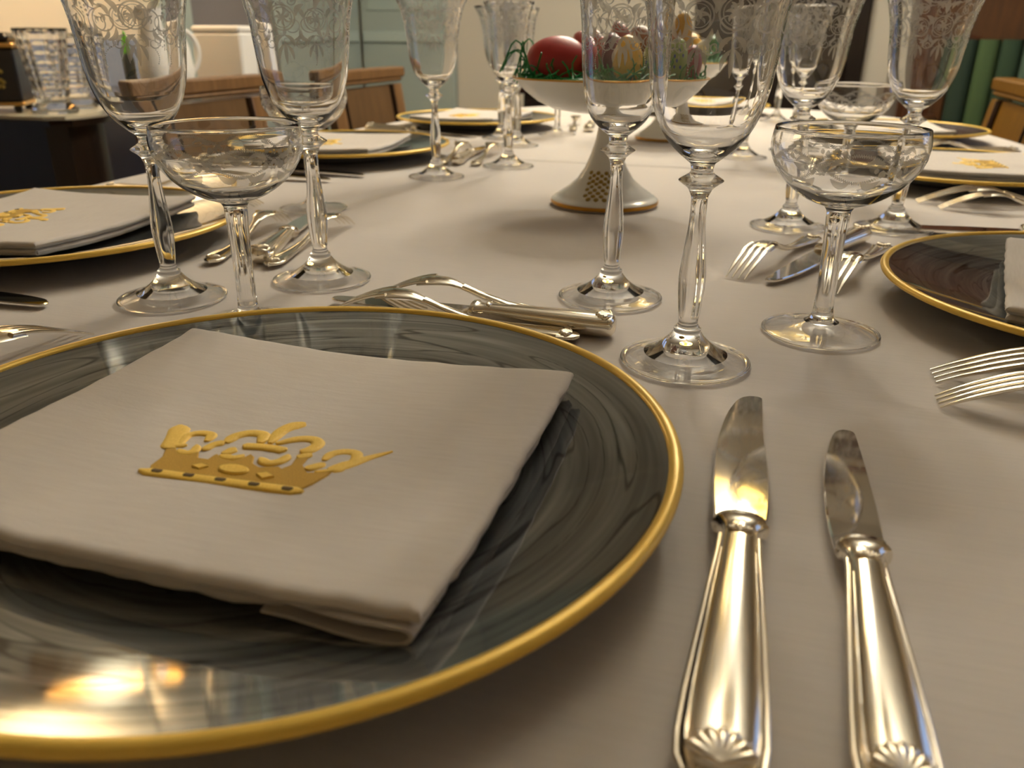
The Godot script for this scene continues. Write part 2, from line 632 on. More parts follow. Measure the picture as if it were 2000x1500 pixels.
	struct("baseboard_back", box(Vector3(1.12, 0.12, 0.02), 0.003), M.wall_beige, Vector3(-0.83, 0.06, ZB + 0.0112))
	lamps()

func lamps() -> void:
	var p: Vector3 = UNSEEN_CEILING_LAMP[0]
	var c := thing("unseen_ceiling_lamp", "unseen pendant lamp with a wide brass hood and five bulbs, placed to light the table", "lamp", Vector3(p.x, 0, p.z))
	obj("hood", lathe([Vector2(0, p.y + 0.085), Vector2(0.20, p.y + 0.08), Vector2(0.36, p.y + 0.060), Vector2(0.42, p.y + 0.01), Vector2(0.447, p.y - 0.075), Vector2(0.455, p.y - 0.075), Vector2(0.43, p.y + 0.015), Vector2(0.37, p.y + 0.075), Vector2(0.20, p.y + 0.095), Vector2(0.03, p.y + 0.11), Vector2(0, p.y + 0.11)], 56), M.ormolu, c)  # hood shaped to hold light off the ceiling and the near cloth
	for k in 5:
		var d := Vector3(cos(TAU * (k + 0.25) / 5.0), 0, sin(TAU * (k + 0.25) / 5.0)) * 0.32
		obj("bulb", lathe([Vector2(0, -0.06), Vector2(0.03, -0.052), Vector2(0.052, -0.03), Vector2(0.06, 0), Vector2(0.052, 0.03), Vector2(0.03, 0.052), Vector2(0, 0.06)], 24), M.bulb, c, d + Vector3.UP * p.y)
		unseen_lamp_light(p + d, UNSEEN_CEILING_LAMP[1] / 5.0, 0.055, WARM)
	obj("rod", lathe([Vector2(0, p.y + 0.105), Vector2(0.008, p.y + 0.105), Vector2(0.008, HC - 0.03), Vector2(0.05, HC - 0.025), Vector2(0.05, HC - 0.001), Vector2(0, HC - 0.001)], 20), M.ormolu, c)
	p = ADDED_BOWL_LAMP[0]
	var u := thing("added_bowl_lamp", "added fill lamp, an unseen brass bowl throwing its light up at the ceiling", "lamp", Vector3(p.x, 0, p.z))
	obj("bowl", lathe([Vector2(0, p.y - 0.11), Vector2(0.07, p.y - 0.105), Vector2(0.14, p.y - 0.075), Vector2(0.185, p.y - 0.01), Vector2(0.195, p.y + 0.03), Vector2(0.188, p.y + 0.03), Vector2(0.177, p.y - 0.008), Vector2(0.135, p.y - 0.068), Vector2(0.065, p.y - 0.097), Vector2(0, p.y - 0.10)], 48), M.ormolu, u)
	obj("bulb", lathe([Vector2(0, p.y - 0.05), Vector2(0.035, p.y - 0.04), Vector2(0.05, p.y), Vector2(0.035, p.y + 0.04), Vector2(0, p.y + 0.05)], 24), M.bulb, u)
	for k in 3:
		var d := Vector3(cos(TAU * k / 3.0), 0, sin(TAU * k / 3.0))
		obj("chain", tube([d * 0.19 + Vector3.UP * (p.y + 0.02), d * 0.03 + Vector3.UP * (HC - 0.03)], [0.004], 6), M.ormolu, u)
	obj("ceiling_cup", lathe([Vector2(0, HC - 0.05), Vector2(0.03, HC - 0.045), Vector2(0.05, HC - 0.001), Vector2(0, HC - 0.001)], 20), M.ormolu, u)
	unseen_lamp_light(p, ADDED_BOWL_LAMP[1], 0.045, WARM)
	p = UNSEEN_WALL_LAMP[0]
	var t := thing("unseen_wall_lamp", "unseen brass wall lamp with a warm bulb, out of view, placed to light the left wall", "lamp", p)
	obj("lamp_shade", lathe([Vector2(0, 0.085), Vector2(0.045, 0.082), Vector2(0.075, 0.04), Vector2(0.115, -0.035), Vector2(0.119, -0.035), Vector2(0.080, 0.045), Vector2(0.048, 0.09), Vector2(0, 0.095)], 40), M.brass, t)  # closed top keeps light off the upper wall
	obj("bulb", lathe([Vector2(0, -0.05), Vector2(0.028, -0.042), Vector2(0.048, -0.015), Vector2(0.048, 0.015), Vector2(0.03, 0.045), Vector2(0, 0.05)], 24), M.shade, t)
	obj("bracket", boxes([[Vector3(-0.075, 0.10, 0), Vector3(0.17, 0.014, 0.014)], [Vector3(-0.162, 0.10, 0), Vector3(0.016, 0.10, 0.07)]], 0.003), M.brass, t)
	unseen_lamp_light(p, UNSEEN_WALL_LAMP[1], 0.045, WARMER)

func unseen_lamp_light(p: Vector3, energy: float, size: float, col: Color) -> void:
	var l := OmniLight3D.new()
	l.name = numbered("unseen_lamp_light")
	l.position = p
	l.light_energy = energy
	l.light_color = col
	l.light_size = size
	l.omni_range = 12.0
	l.omni_attenuation = 2.0
	l.shadow_enabled = true
	add_child(l)

# ---------------------------------------------------------------- table and cloth
const TA := 0.60
const TB := 1.15
const TP := 2.8

func edge_point(a: float) -> Vector2:
	var c := cos(a)
	var s := sin(a)
	return Vector2(TA * signf(c) * pow(absf(c), 2.0 / TP), TB * signf(s) * pow(absf(s), 2.0 / TP))

func make_table() -> void:
	var f := noise(41, 3.0, 2)
	var V := PackedVector3Array()
	var N := PackedVector3Array()
	var I := PackedInt32Array()
	var zs := []
	for i in 121: zs.append(-TB + 2.0 * TB * i / 120.0)
	for k in range(-12, 13): zs.append(0.0013 * k + 0.0004)
	zs.sort()
	var nx := 48
	var high := func(x: float, z: float) -> float:
		var d := z - 0.002 * sin(x * 9.0)
		var y := -0.0005 + 0.0003 * f.get_noise_2d(x, z)
		y += 0.0017 * exp(-pow(d / 0.0042, 2.0))
		return y
	for z in zs:
		var a := TA * pow(maxf(1.0 - pow(absf(z) / TB, TP), 0.0), 1.0 / TP)
		for i in nx + 1:
			var x := a * (2.0 * i / nx - 1.0)
			V.append(Vector3(x, high.call(x, z), z))
			var e := 0.0008
			N.append(Vector3(-(high.call(x + e, z) - high.call(x - e, z)) / (2 * e), 1.0, -(high.call(x, z + e) - high.call(x, z - e)) / (2 * e)).normalized())
	var w := nx + 1
	for r in zs.size() - 1:
		for i in nx:
			var a := r * w + i
			I.append_array([a, a + 1, a + w + 1, a, a + w + 1, a + w])
	var top := V.size()
	# hanging part
	var n := 240
	var prof := [[-0.006, -0.0008], [0.0, -0.0006], [0.004, -0.002], [0.008, -0.007], [0.010, -0.016], [0.012, -0.06], [0.016, -0.15], [0.022, -0.27]]
	for k in prof.size():
		for j in n + 1:
			var t := TAU * j / n
			var p := edge_point(t)
			var d := (edge_point(t + 0.02) - edge_point(t - 0.02)).normalized()
			var o := Vector2(d.y, -d.x)
			var wave := sin(t * 17.0 + 1.3 * sin(t * 3.0)) * 0.5 + 0.5
			var q: Vector2 = p + o * (prof[k][0] + (0.0 if k < 4 else 0.03 * wave * (-prof[k][1]) / 0.27))
			V.append(Vector3(q.x, prof[k][1], q.y))
			var dn := Vector2(prof[mini(k + 1, 7)][0] - prof[maxi(k - 1, 0)][0], prof[mini(k + 1, 7)][1] - prof[maxi(k - 1, 0)][1])
			N.append(Vector3(o.x * -dn.y, dn.x, o.y * -dn.y).normalized())
	for k in prof.size() - 1:
		for j in n:
			var a := top + k * (n + 1) + j
			I.append_array([a, a + n + 2, a + 1, a, a + n + 1, a + n + 2])
	var arr := []
	arr.resize(Mesh.ARRAY_MAX)
	arr[Mesh.ARRAY_VERTEX] = V
	arr[Mesh.ARRAY_NORMAL] = N
	arr[Mesh.ARRAY_INDEX] = I
	var me := ArrayMesh.new()
	me.add_surface_from_arrays(Mesh.PRIMITIVE_TRIANGLES, arr)
	M.linen.cull_mode = BaseMaterial3D.CULL_DISABLED
	var c := obj("tablecloth", me, M.linen, null, Vector3(0, TY, 0))
	tag(c, "warm grey linen cloth with a pressed crosswise crease covering the whole dining table", "tablecloth")
	var t := thing("dining_table", "long dining table with rounded ends hidden under the grey linen cloth", "table")
	var poly := PackedVector2Array()
	for j in 96: poly.append(edge_point(TAU * j / 96) * 0.985)
	obj("tabletop", slab(poly, 0.0, 0.03), M.walnut, t, Vector3(0, TY - 0.0325, 0))
	for sx in [-1, 1]:
		for sz in [-1, 1]:
			obj("leg", lathe([Vector2(0, 0), Vector2(0.02, 0), Vector2(0.025, 0.3), Vector2(0.04, 0.6), Vector2(0.04, TY - 0.033), Vector2(0, TY - 0.033)], 20), M.walnut, t, Vector3(sx * 0.42, 0, sz * 0.75))

# ---------------------------------------------------------------- furniture behind the table
func make_chair(called: String, wood_m: Material, panel_m: Material, rake: float, label: String) -> Node3D:
	# faces -z; the back stands at z = 0 and leans outwards to the top
	var t := thing(called, label, "chair", Vector3.ZERO, 0.0, "wooden chairs around the table")
	t.set_meta("base_name", called)
	var h := 0.835
	var y0 := 0.47
	var w := 0.205
	var lean := func(y: float) -> float: return rake * pow(maxf(y - 0.40, 0.0) / 0.435, 1.5)
	# crest with an overhanging cap
	obj("crest_rail", boxes([[Vector3(0, h - 0.014, lean.call(h)), Vector3(2 * w + 0.05, 0.028, 0.045)], [Vector3(0, h - 0.033, lean.call(h - 0.03)), Vector3(2 * w + 0.02, 0.010, 0.032)]], 0.004), wood_m, t)
	for s in [-1, 1]:
		var R := []
		for k in 9:
			var y := 0.40 + (h - 0.045 - 0.40) * k / 8.0
			R.append(oval(Vector3(s * (w - 0.028 + 0.004 * k / 8.0), y, lean.call(y)), Vector3(0.030, 0, 0), Vector3(0, 0, 0.014), 12, 5.0))
		obj("stile", loft(R, 40.0), wood_m, t)
	var P := []
	for k in 7:
		var y := y0 + 0.08 + (h - 0.045 - y0 - 0.08) * k / 6.0
		P.append(oval(Vector3(0, y, lean.call(y) + 0.002), Vector3(w - 0.062, 0, 0), Vector3(0, 0, 0.007), 16, 8.0))
	obj("back_panel", loft(P, 40.0), panel_m, t)
	var fil := []
	for s in [-1, 1]:
		var R := []
		for k in 7:
			var y := y0 + 0.08 + (h - 0.046 - y0 - 0.08) * k / 6.0
			R.append(oval(Vector3(s * (w - 0.060), y, lean.call(y) - 0.006), Vector3(0.0028, 0, 0), Vector3(0, 0, 0.010), 8, 2.0))
		obj("bead", loft(R, 60.0), M.mahogany, t)
	obj("lower_rail", box(Vector3(2 * w - 0.06, 0.07, 0.028), 0.004), M.amber, t, Vector3(0, y0 + 0.055, lean.call(y0 + 0.05)))
	obj("seat", box(Vector3(0.43, 0.06, 0.40), 0.018), M.seat, t, Vector3(0, 0.44, -0.215))
	for s in [-1, 1]:
		obj("leg", loft([oval(Vector3(s * 0.17, 0.0, -0.385), Vector3(0.014, 0, 0), Vector3(0, 0, 0.014), 8, 5.0), oval(Vector3(s * 0.18, 0.415, -0.39), Vector3(0.022, 0, 0), Vector3(0, 0, 0.022), 8, 5.0)]), wood_m, t)
		obj("leg", loft([oval(Vector3(s * 0.18, 0.0, 0.06), Vector3(0.016, 0, 0), Vector3(0, 0, 0.016), 8, 5.0), oval(Vector3(s * 0.18, 0.405, 0.0), Vector3(0.022, 0, 0), Vector3(0, 0, 0.018), 8, 5.0)]), wood_m, t)
	return t

func make_background() -> void:
	var ch := make_chair("dining_chair", M.walnut, M.walnut_panel, 0.05, "")
	# at the left side of the table backs stand at x = -0.95; turned so that the chair faces +x
	dup(ch, Vector3(-0.905, 0, -0.335), -PI / 2, "brown panel-backed wooden chair left of the table, nearer of the two left chairs")
	dup(ch, Vector3(-0.845, 0, -0.945), -PI / 2, "brown panel-backed wooden chair by the teal door, farther of the two left chairs")
	var ch2 := make_chair("dining_chair", M.amber, M.amber, 0.05, "")
	dup(ch2, Vector3(0.612, 0, -0.84), PI / 2, "honey-coloured wooden chair with panelled back at the right edge before the striped armchair")
	console()
	side_things()
	armchair()
	# dark low cabinet along the back wall
	var cab := thing("low_cabinet", "dark low wooden cabinet against the far beige wall behind the fruit stand", "cabinet", Vector3(-0.68, 0, ZB + 0.22))
	obj("body", box(Vector3(0.50, 0.62, 0.36), 0.004), M.ebony, cab, Vector3(0, 0.37, 0))
	obj("cabinet_top", box(Vector3(0.56, 0.025, 0.40), 0.006), M.mahogany, cab, Vector3(0, 0.6926, 0))
	for s in [-1, 1]:
		obj("door", box(Vector3(0.23, 0.54, 0.015), 0.004), M.ebony, cab, Vector3(s * 0.121, 0.38, 0.186))
		obj("foot", box(Vector3(0.05, 0.06, 0.3), 0.004), M.ebony, cab, Vector3(s * 0.2, 0.03, 0))
	# tall brown cabinet at the right of the back wall
	var wd := thing("wardrobe", "tall dark brown wooden wardrobe against the back wall at the right", "wardrobe", Vector3(0.99, 0, ZB + 0.27))
	obj("body", box(Vector3(0.74, 2.0, 0.5), 0.006), M.mahogany_mid, wd, Vector3(0, 1.06, 0))
	obj("plinth", box(Vector3(0.78, 0.06, 0.52), 0.004), M.mahogany_mid, wd, Vector3(0, 0.03, 0))
	obj("cornice", box(Vector3(0.82, 0.08, 0.52), 0.015), M.mahogany_mid, wd, Vector3(0, 2.1, 0))
	for s in [-1, 1]:
		var d := obj("door", box(Vector3(0.34, 1.85, 0.02), 0.005), M.mahogany_mid, wd, Vector3(s * 0.175, 1.06, 0.26))
		obj("moulding", boxes([[Vector3(-0.12, 0, 0), Vector3(0.02, 1.6, 0.012)], [Vector3(0.12, 0, 0), Vector3(0.02, 1.6, 0.012)], [Vector3(0, 0.8, 0), Vector3(0.26, 0.02, 0.012)], [Vector3(0, -0.8, 0), Vector3(0.26, 0.02, 0.012)]], 0.004), M.mahogany_mid, d, Vector3(0, 0, 0.014))

func console() -> void:
	var t := thing("console_table", "dark mahogany side table with a pale stone top at the far left", "table", Vector3(-1.60, 0, -0.30))
	var top := PackedVector2Array([Vector2(-0.345, 0.0), Vector2(0.28, 0.0)])
	for p in smooth_path([Vector2(0.315, -0.03), Vector2(0.30, -0.15), Vector2(0.20, -0.27), Vector2(0.02, -0.42), Vector2(-0.12, -0.475), Vector2(-0.345, -0.485)], 5): top.append(p)
	var inset := PackedVector2Array()
	for p in top: inset.append(Vector2((p.x - 0.02) * 0.985, (p.y + 0.26) * 0.975 - 0.26))
	obj("stone_top", slab(inset, 0.0, 0.006, 0.001), M.cream_stone, t, Vector3(0, 0.744, 0))
	obj("top_frame", slab(top, 0.0, 0.014, 0.003), M.ebony, t, Vector3(0, 0.7298, 0))
	var ap := PackedVector2Array()
	for p in top: ap.append(Vector2((p.x - 0.02) * 0.97, (p.y + 0.26) * 0.95 - 0.26))
	obj("apron", slab(ap, 0.0, 0.150), M.ebony, t, Vector3(0, 0.579, 0))
	for at in [[0.26, -0.03, 0.12, 0.0], [0.24, -0.17, 0.10, -0.05]]:
		# cabriole leg: knee out, ankle in
		var R := []
		for row in [[0.0, 0.10, 0.030], [0.03, 0.11, 0.036], [0.08, 0.05, 0.022], [0.25, 0.0, 0.024], [0.42, 0.10, 0.040], [0.52, 0.18, 0.052], [0.58, 0.12, 0.050]]:
			R.append(oval(Vector3(at[0] + row[1] * at[2] - 0.04, row[0], at[1] + row[1] * at[3] - 0.02), Vector3(row[2], 0, 0), Vector3(0, 0, row[2]), 12, 3.0))
		obj("leg", loft(R, 60.0), M.mahogany, t)
	for z in [-0.05, -0.43]:
		obj("leg", box(Vector3(0.05, 0.58, 0.05), 0.006), M.mahogany, t, Vector3(-0.30, 0.29, z))
	var by := 0.7502
	# dark casket with gilt mounts
	var k := thing("casket", "dark wooden casket with gilt ornament and brass bands at the left edge", "casket", Vector3(-1.600, by, -0.395), deg_to_rad(34))
	obj("body", box(Vector3(0.20, 0.115, 0.13), 0.004), M.ebony, k, Vector3(0, 0.079, 0))
	obj("brass_band", box(Vector3(0.21, 0.010, 0.14), 0.003), M.brass, k, Vector3(0, 0.1421, 0))
	obj("brass_band", box(Vector3(0.21, 0.008, 0.14), 0.003), M.brass, k, Vector3(0, 0.0174, 0))
	obj("lid", box(Vector3(0.19, 0.022, 0.12), 0.008), M.ebony, k, Vector3(0, 0.158, 0))
	for sx in [-1, 1]:
		for sz in [-1, 1]:
			obj("foot", box(Vector3(0.016, 0.0135, 0.016), 0.002), M.ebony, k, Vector3(sx * 0.085, 0.00675, sz * 0.052))
	var orn := Tris.new()
	var rr := RandomNumberGenerator.new()
	rr.seed = 5
	for i in 26:
		var v := rr.randf_range(-0.04, 0.04)
		var u := rr.randf_range(-0.016, 0.016) * (1.15 - absf(v) / 0.055)
		orn.rings([oval(Vector3(u, v, 0), Vector3(0.006, 0, 0), Vector3(0, 0.005, 0), 8), oval(Vector3(u, v, 0.003), Vector3(0.003, 0, 0), Vector3(0, 0.0025, 0), 8)])
	obj("gilt_ornament", mk(orn.V, orn.I, 60.0), M.ormolu, k, Vector3(0.055, 0.082, 0.0653))
	# two cut crystal vases
	var star := func(p: Vector2) -> Array: return [14, 0.035 if p.x > 0.02 and p.y > 0.03 else 0.0]
	var vp := [Vector2(0, 0), Vector2(0.048, 0), Vector2(0.050, 0.008), Vector2(0.036, 0.022), Vector2(0.034, 0.035)]
	for i in 13:
		var y := 0.045 + 0.010 * i
		vp.append(Vector2(0.036 + 0.0012 * i + (0.0022 if i % 2 == 0 else -0.0005), y))
	vp.append_array([Vector2(0.054, 0.175), Vector2(0.053, 0.178), Vector2(0.048, 0.172), Vector2(0.036, 0.09), Vector2(0.030, 0.05), Vector2(0, 0.046)])
	var vm := lathe(vp, 84, 25.0, star)
	var pos := [Vector3(-1.408, by, -0.412), Vector3(-1.462, by, -0.535)]
	var vl := ["tall cut crystal vase on the pale console top, beside the dark casket", "second cut crystal vase on the console, set back behind the first crystal vase"]
	for i in 2:
		tag(obj("crystal_vase", vm, M.crystal, null, pos[i], Basis.from_scale(Vector3.ONE * (1.0 if i == 0 else 0.94))), vl[i], "vase", "cut crystal vases on the console")

func side_things() -> void:
	# small stand at the left wall, behind the nearer chair
	var s := thing("side_table", "small dark side table at the left wall behind the nearer brown chair", "table", Vector3(-1.63, 0, -1.225))
	obj("tabletop", box(Vector3(0.56, 0.025, 0.80), 0.005), M.mahogany, s, Vector3(0, 0.7375, 0))
	for sx in [-1, 1]:
		for sz in [-1, 1]: obj("leg", box(Vector3(0.035, 0.724, 0.035), 0.004), M.mahogany, s, Vector3(sx * 0.24, 0.362, sz * 0.36))
	var b := thing("white_box", "upright white rectangular box standing behind the brown chair, cream on its lit side", "box", Vector3(-1.475, 0.7505, -1.18))
	obj("body", box(Vector3(0.172, 0.172, 0.085), 0.006), M.white, b, Vector3(0, 0.086, 0))
	obj("lid", box(Vector3(0.172, 0.020, 0.085), 0.006), M.white, b, Vector3(0, 0.1822, 0))
	var j := thing("pitcher", "white jug with a loop handle seen through the left goblet beside the white box", "jug", Vector3(-1.47, 0.7505, -0.895))
	obj("body", lathe([Vector2(0, 0), Vector2(0.055, 0), Vector2(0.06, 0.01), Vector2(0.072, 0.07), Vector2(0.066, 0.13), Vector2(0.05, 0.19), Vector2(0.058, 0.235), Vector2(0.055, 0.235), Vector2(0.046, 0.19), Vector2(0.06, 0.12), Vector2(0.06, 0.02), Vector2(0, 0.012)], 40), M.white, j)
	var hp := []
	for i in 13:
		var a := -PI / 2 + PI * i / 12.0
		hp.append(Vector3(0.045 + 0.042 * cos(a) * 1.1, 0.12 + 0.06 * sin(a), 0))
	obj("handle", tube(hp, [0.007], 8), M.white, j, Vector3.ZERO, Basis(Vector3.UP, deg_to_rad(52)))
	var g := thing("bottle", "small dark teal bottle with a bright green pointed cap beside the white jug", "bottle", Vector3(-1.58, 0.7505, -0.862))
	obj("body", lathe([Vector2(0, 0), Vector2(0.022, 0), Vector2(0.024, 0.004), Vector2(0.024, 0.10), Vector2(0.012, 0.12), Vector2(0, 0.12)], 24), M.bottle, g)
	obj("cap", lathe([Vector2(0, 0.118), Vector2(0.014, 0.118), Vector2(0.012, 0.15), Vector2(0.004, 0.172), Vector2(0, 0.173)], 20), M.lime, g)

func armchair() -> void:
	var t := thing("armchair", "armchair in green striped fabric with a carved brown wooden crest at the far right", "armchair", Vector3(1.03, 0, -1.98), deg_to_rad(-14))
	# back: wooden frame, striped upholstery made of bands
	var crest := PackedVector2Array()
	for p in smooth_path([Vector2(-0.36, 0.90), Vector2(-0.30, 0.93), Vector2(-0.16, 0.90), Vector2(0, 0.88), Vector2(0.16, 0.90), Vector2(0.30, 0.93), Vector2(0.36, 0.90)], 4): crest.append(p)
	for p in smooth_path([Vector2(0.36, 1.00), Vector2(0.2, 1.07), Vector2(0, 1.10), Vector2(-0.2, 1.07), Vector2(-0.36, 1.00)], 4): crest.append(p)
	obj("crest_rail", slab(crest, 0.0, 0.05, 0.012), M.crest, t, Vector3(0, 0, 0.03), Basis(Vector3(1, 0, 0), Vector3(0, 0, -1), Vector3(0, 1, 0)))
	for s in [-1, 1]:
		obj("stile", box(Vector3(0.05, 0.90, 0.05), 0.01), M.crest, t, Vector3(s * 0.345, 0.47, 0.005))
		obj("arm", loft([oval(Vector3(s * 0.36, 0.66, 0.0), Vector3(0.025, 0, 0), Vector3(0, 0.02, 0), 12), oval(Vector3(s * 0.38, 0.67, 0.25), Vector3(0.03, 0, 0), Vector3(0, 0.018, 0), 12), oval(Vector3(s * 0.38, 0.64, 0.48), Vector3(0.028, 0, 0), Vector3(0, 0.022, 0), 12)], 60.0), M.crest, t)
		obj("leg", box(Vector3(0.05, 0.64, 0.05), 0.01), M.crest, t, Vector3(s * 0.36, 0.32, 0.47))
	var cols := [M.green_dark, M.green_light, M.green_mid, M.green_grey, M.green_dark, M.green_light, M.green_mid, M.green_dark, M.green_light, M.green_grey]
	for i in 10:
		var x := -0.29 + 0.0644 * i
		obj("back_stripe", loft([oval(Vector3(x, 0.42, 0.035), Vector3(0.033, 0, 0), Vector3(0, 0, 0.035), 14, 2.6), oval(Vector3(x, 0.66, 0.03), Vector3(0.033, 0, 0), Vector3(0, 0, 0.042), 14, 2.6), oval(Vector3(x, 0.915, 0.015), Vector3(0.033, 0, 0), Vector3(0, 0, 0.03), 14, 2.6)], 60.0), cols[i], t)
		obj("seat_stripe", loft([oval(Vector3(x, 0.40, 0.075), Vector3(0.033, 0, 0), Vector3(0, 0.045, 0), 14, 3.0), oval(Vector3(x, 0.42, 0.28), Vector3(0.033, 0, 0), Vector3(0, 0.055, 0), 14, 3.0), oval(Vector3(x, 0.39, 0.50), Vector3(0.033, 0, 0), Vector3(0, 0.04, 0), 14, 3.0)], 60.0), cols[i], t)

# ---------------------------------------------------------------- compotes with eggs
func make_compotes() -> void:
	var foot := [Vector2(0, 0.004), Vector2(0.050, 0.003), Vector2(0.054, 0.0), Vector2(0.0565, 0.001), Vector2(0.0565, 0.006), Vector2(0.0535, 0.0085), Vector2(0.052, 0.0085), Vector2(0.049, 0.0115), Vector2(0.040, 0.0175), Vector2(0.0298, 0.0262), Vector2(0.022, 0.038), Vector2(0.0165, 0.051), Vector2(0.012, 0.065), Vector2(0.0098, 0.078), Vector2(0.0105, 0.087), Vector2(0.016, 0.0925),
		Vector2(0.041, 0.0945), Vector2(0.058, 0.0975), Vector2(0.0735, 0.1045), Vector2(0.086, 0.114), Vector2(0.0965, 0.1245), Vector2(0.0985, 0.1265), Vector2(0.0968, 0.127), Vector2(0.084, 0.1165), Vector2(0.071, 0.1075), Vector2(0.056, 0.101), Vector2(0.04, 0.098), Vector2(0, 0.097)]
	var body := lathe(foot, 80, 50.0)
	var rim := ring_mesh(0.0977, 0.1268, 0.0012, 0.0009)
	var base := ring_mesh(0.0563, 0.0035, 0.0009, 0.0022)
	var where := [Vector3(0.0098, TY, 0.296), Vector3(-0.0036, TY, -0.339)]
	var lab := ["white porcelain footed bowl with gilt rims in the middle of the table, nearer of two", "white porcelain footed bowl with gilt rims, farther of two, seen through the front goblet"]
	for i in 2:
		var t := thing("compote", lab[i], "bowl", where[i], 0.0, "porcelain footed bowls of eggs")
		obj("bowl", body, M.porcelain, t)
		obj("gilt_rim", rim, M.gold_thin, t)
		obj("gilt_rim", base, M.gold_thin, t)
		obj("gilt_emblem", emblem(), M.ormolu, t, Vector3.ZERO, Basis(Vector3.UP, deg_to_rad(-2 if i == 0 else 20)))
		var g := obj("paper_grass", grass_mesh(11 + i), M.grass, null, where[i])
		tag(g, ["shredded green paper grass filling the nearer white footed bowl", "shredded green paper grass filling the farther white footed bowl"][i], "paper grass", "", "stuff")
	egg_bowl()

func bowl_in(r: float) -> float:
	return curve([[0.0, 0.097], [0.04, 0.098], [0.056, 0.101], [0.071, 0.1075], [0.084, 0.1165], [0.0968, 0.127]], r)

func foot_r(y: float) -> float:
	return curve([[0.0085, 0.052], [0.0115, 0.049], [0.0175, 0.040], [0.0262, 0.0298], [0.038, 0.022], [0.051, 0.0165]], y)

func emblem() -> ArrayMesh:
	# raised gilt ornament on the flare of the foot: a little palmette of leaves
	var t := Tris.new()
	for k in 40:
		# rows of little leaves, narrowing upwards
		var tier := k / 8
		var side_k := (k % 8) - 3.5
		var yy := 0.0125 + 0.0050 * tier + (0.0025 if k % 2 == 0 else 0.0)
		var row := [side_k * 0.0042 / foot_r(yy), yy, 0.0034, 0.0034]
		if absf(side_k) > 3.0: continue
		var y: float = row[1]
		var r := foot_r(y)
		var a: float = PI / 2 + row[0]
		var d := Vector3(cos(a), 0, sin(a))
		var up := (d * (foot_r(y + 0.002) - r) + Vector3.UP * 0.002).normalized()
		var side := Vector3(-sin(a), 0, cos(a))
		var out := side.cross(up).normalized()
		if out.dot(d) < 0: out = -out
		var c := d * r + Vector3.UP * y
		t.rings([oval(c - out * 0.0005, side * row[2], up * row[3], 8), oval(c + out * 0.0006, side * row[2] * 0.55, up * row[3] * 0.55, 8)])
	return mk(t.V, t.I, 60.0)

func grass_mesh(seed_: int) -> ArrayMesh:
	var rnd := RandomNumberGenerator.new()
	rnd.seed = seed_
	var t := Tris.new()
	for i in 1000:
		var a := rnd.randf() * TAU
		var r := 0.090 * sqrt(rnd.randf())
		var p := Vector3(cos(a) * r, 0.113 + rnd.randf() * 0.014 + (0.004 if r < 0.06 else 0.0), sin(a) * r)
		p.y = maxf(p.y, bowl_in(r) + 0.003 + 0.005 * rnd.randf())
		var d := Vector3(rnd.randfn(), rnd.randfn() * 0.35, rnd.randfn()).normalized()
		var path := []
		for k in 5:
			path.append(p)
			p += d * 0.008
			d = (d + Vector3(rnd.randfn(), rnd.randfn() * 0.5, rnd.randfn()) * 0.35).normalized()
			p.y = maxf(p.y, bowl_in(Vector2(p.x, p.z).length()) + 0.0012)
			var rad := Vector2(p.x, p.z)
			if rad.length() > 0.093:
				p.x *= 0.093 / rad.length()
				p.z *= 0.093 / rad.length()
				p.y = maxf(p.y, 0.1280)
		t.rings(tube_rings(path, [0.0009], 3))
	# loops that spring up at the left of the nearer bowl
	for i in 46:
		var a := rnd.randf_range(2.6, 4.4)
		var r := rnd.randf_range(0.07, 0.090)
		var h := rnd.randf_range(0.012, 0.046)
		var o := Vector3(cos(a), 0, sin(a))
		var c := Vector3(o.x * r, 0.122, o.z * r)
		var q := Vector3(rnd.randfn(), 0, rnd.randfn()).normalized() * rnd.randf_range(0.008, 0.02)
		var path := []
		for k in 8:
			var s := k / 7.0
			path.append(c + q * (s * 2.0 - 0.6) + Vector3.UP * h * sin(PI * s * 0.9) + o * 0.006 * s)
		t.rings(tube_rings(path, [0.0009], 3))
	return mk(t.V, t.I, 60.0, false)

func egg_mesh(half: float, wide: float) -> ArrayMesh:
	# stands on its blunt end, centre at the origin
	var P := []
	for i in 25:
		var a := -PI / 2 + PI * i / 24.0
		P.append(Vector2(wide * cos(a) * (1.0 - 0.16 * sin(a)), half * sin(a)))
	P[0].x = 0.0
	P[24].x = 0.0
	return lathe(P, 40, 90.0)

func egg(label: String, col: Color, at: Vector3, half: float, wide: float, tilt: Vector3, rough := 0.3) -> Node3D:
	var m := std(col, rough)
	m.clearcoat_enabled = true
	m.clearcoat = 0.3
	var o := obj("easter_egg", egg_mesh(half, wide), m, null, Vector3(0, TY, 0) + at, Basis.from_euler(tilt))
	tag(o, label, "egg", "decorated eggs")
	return o

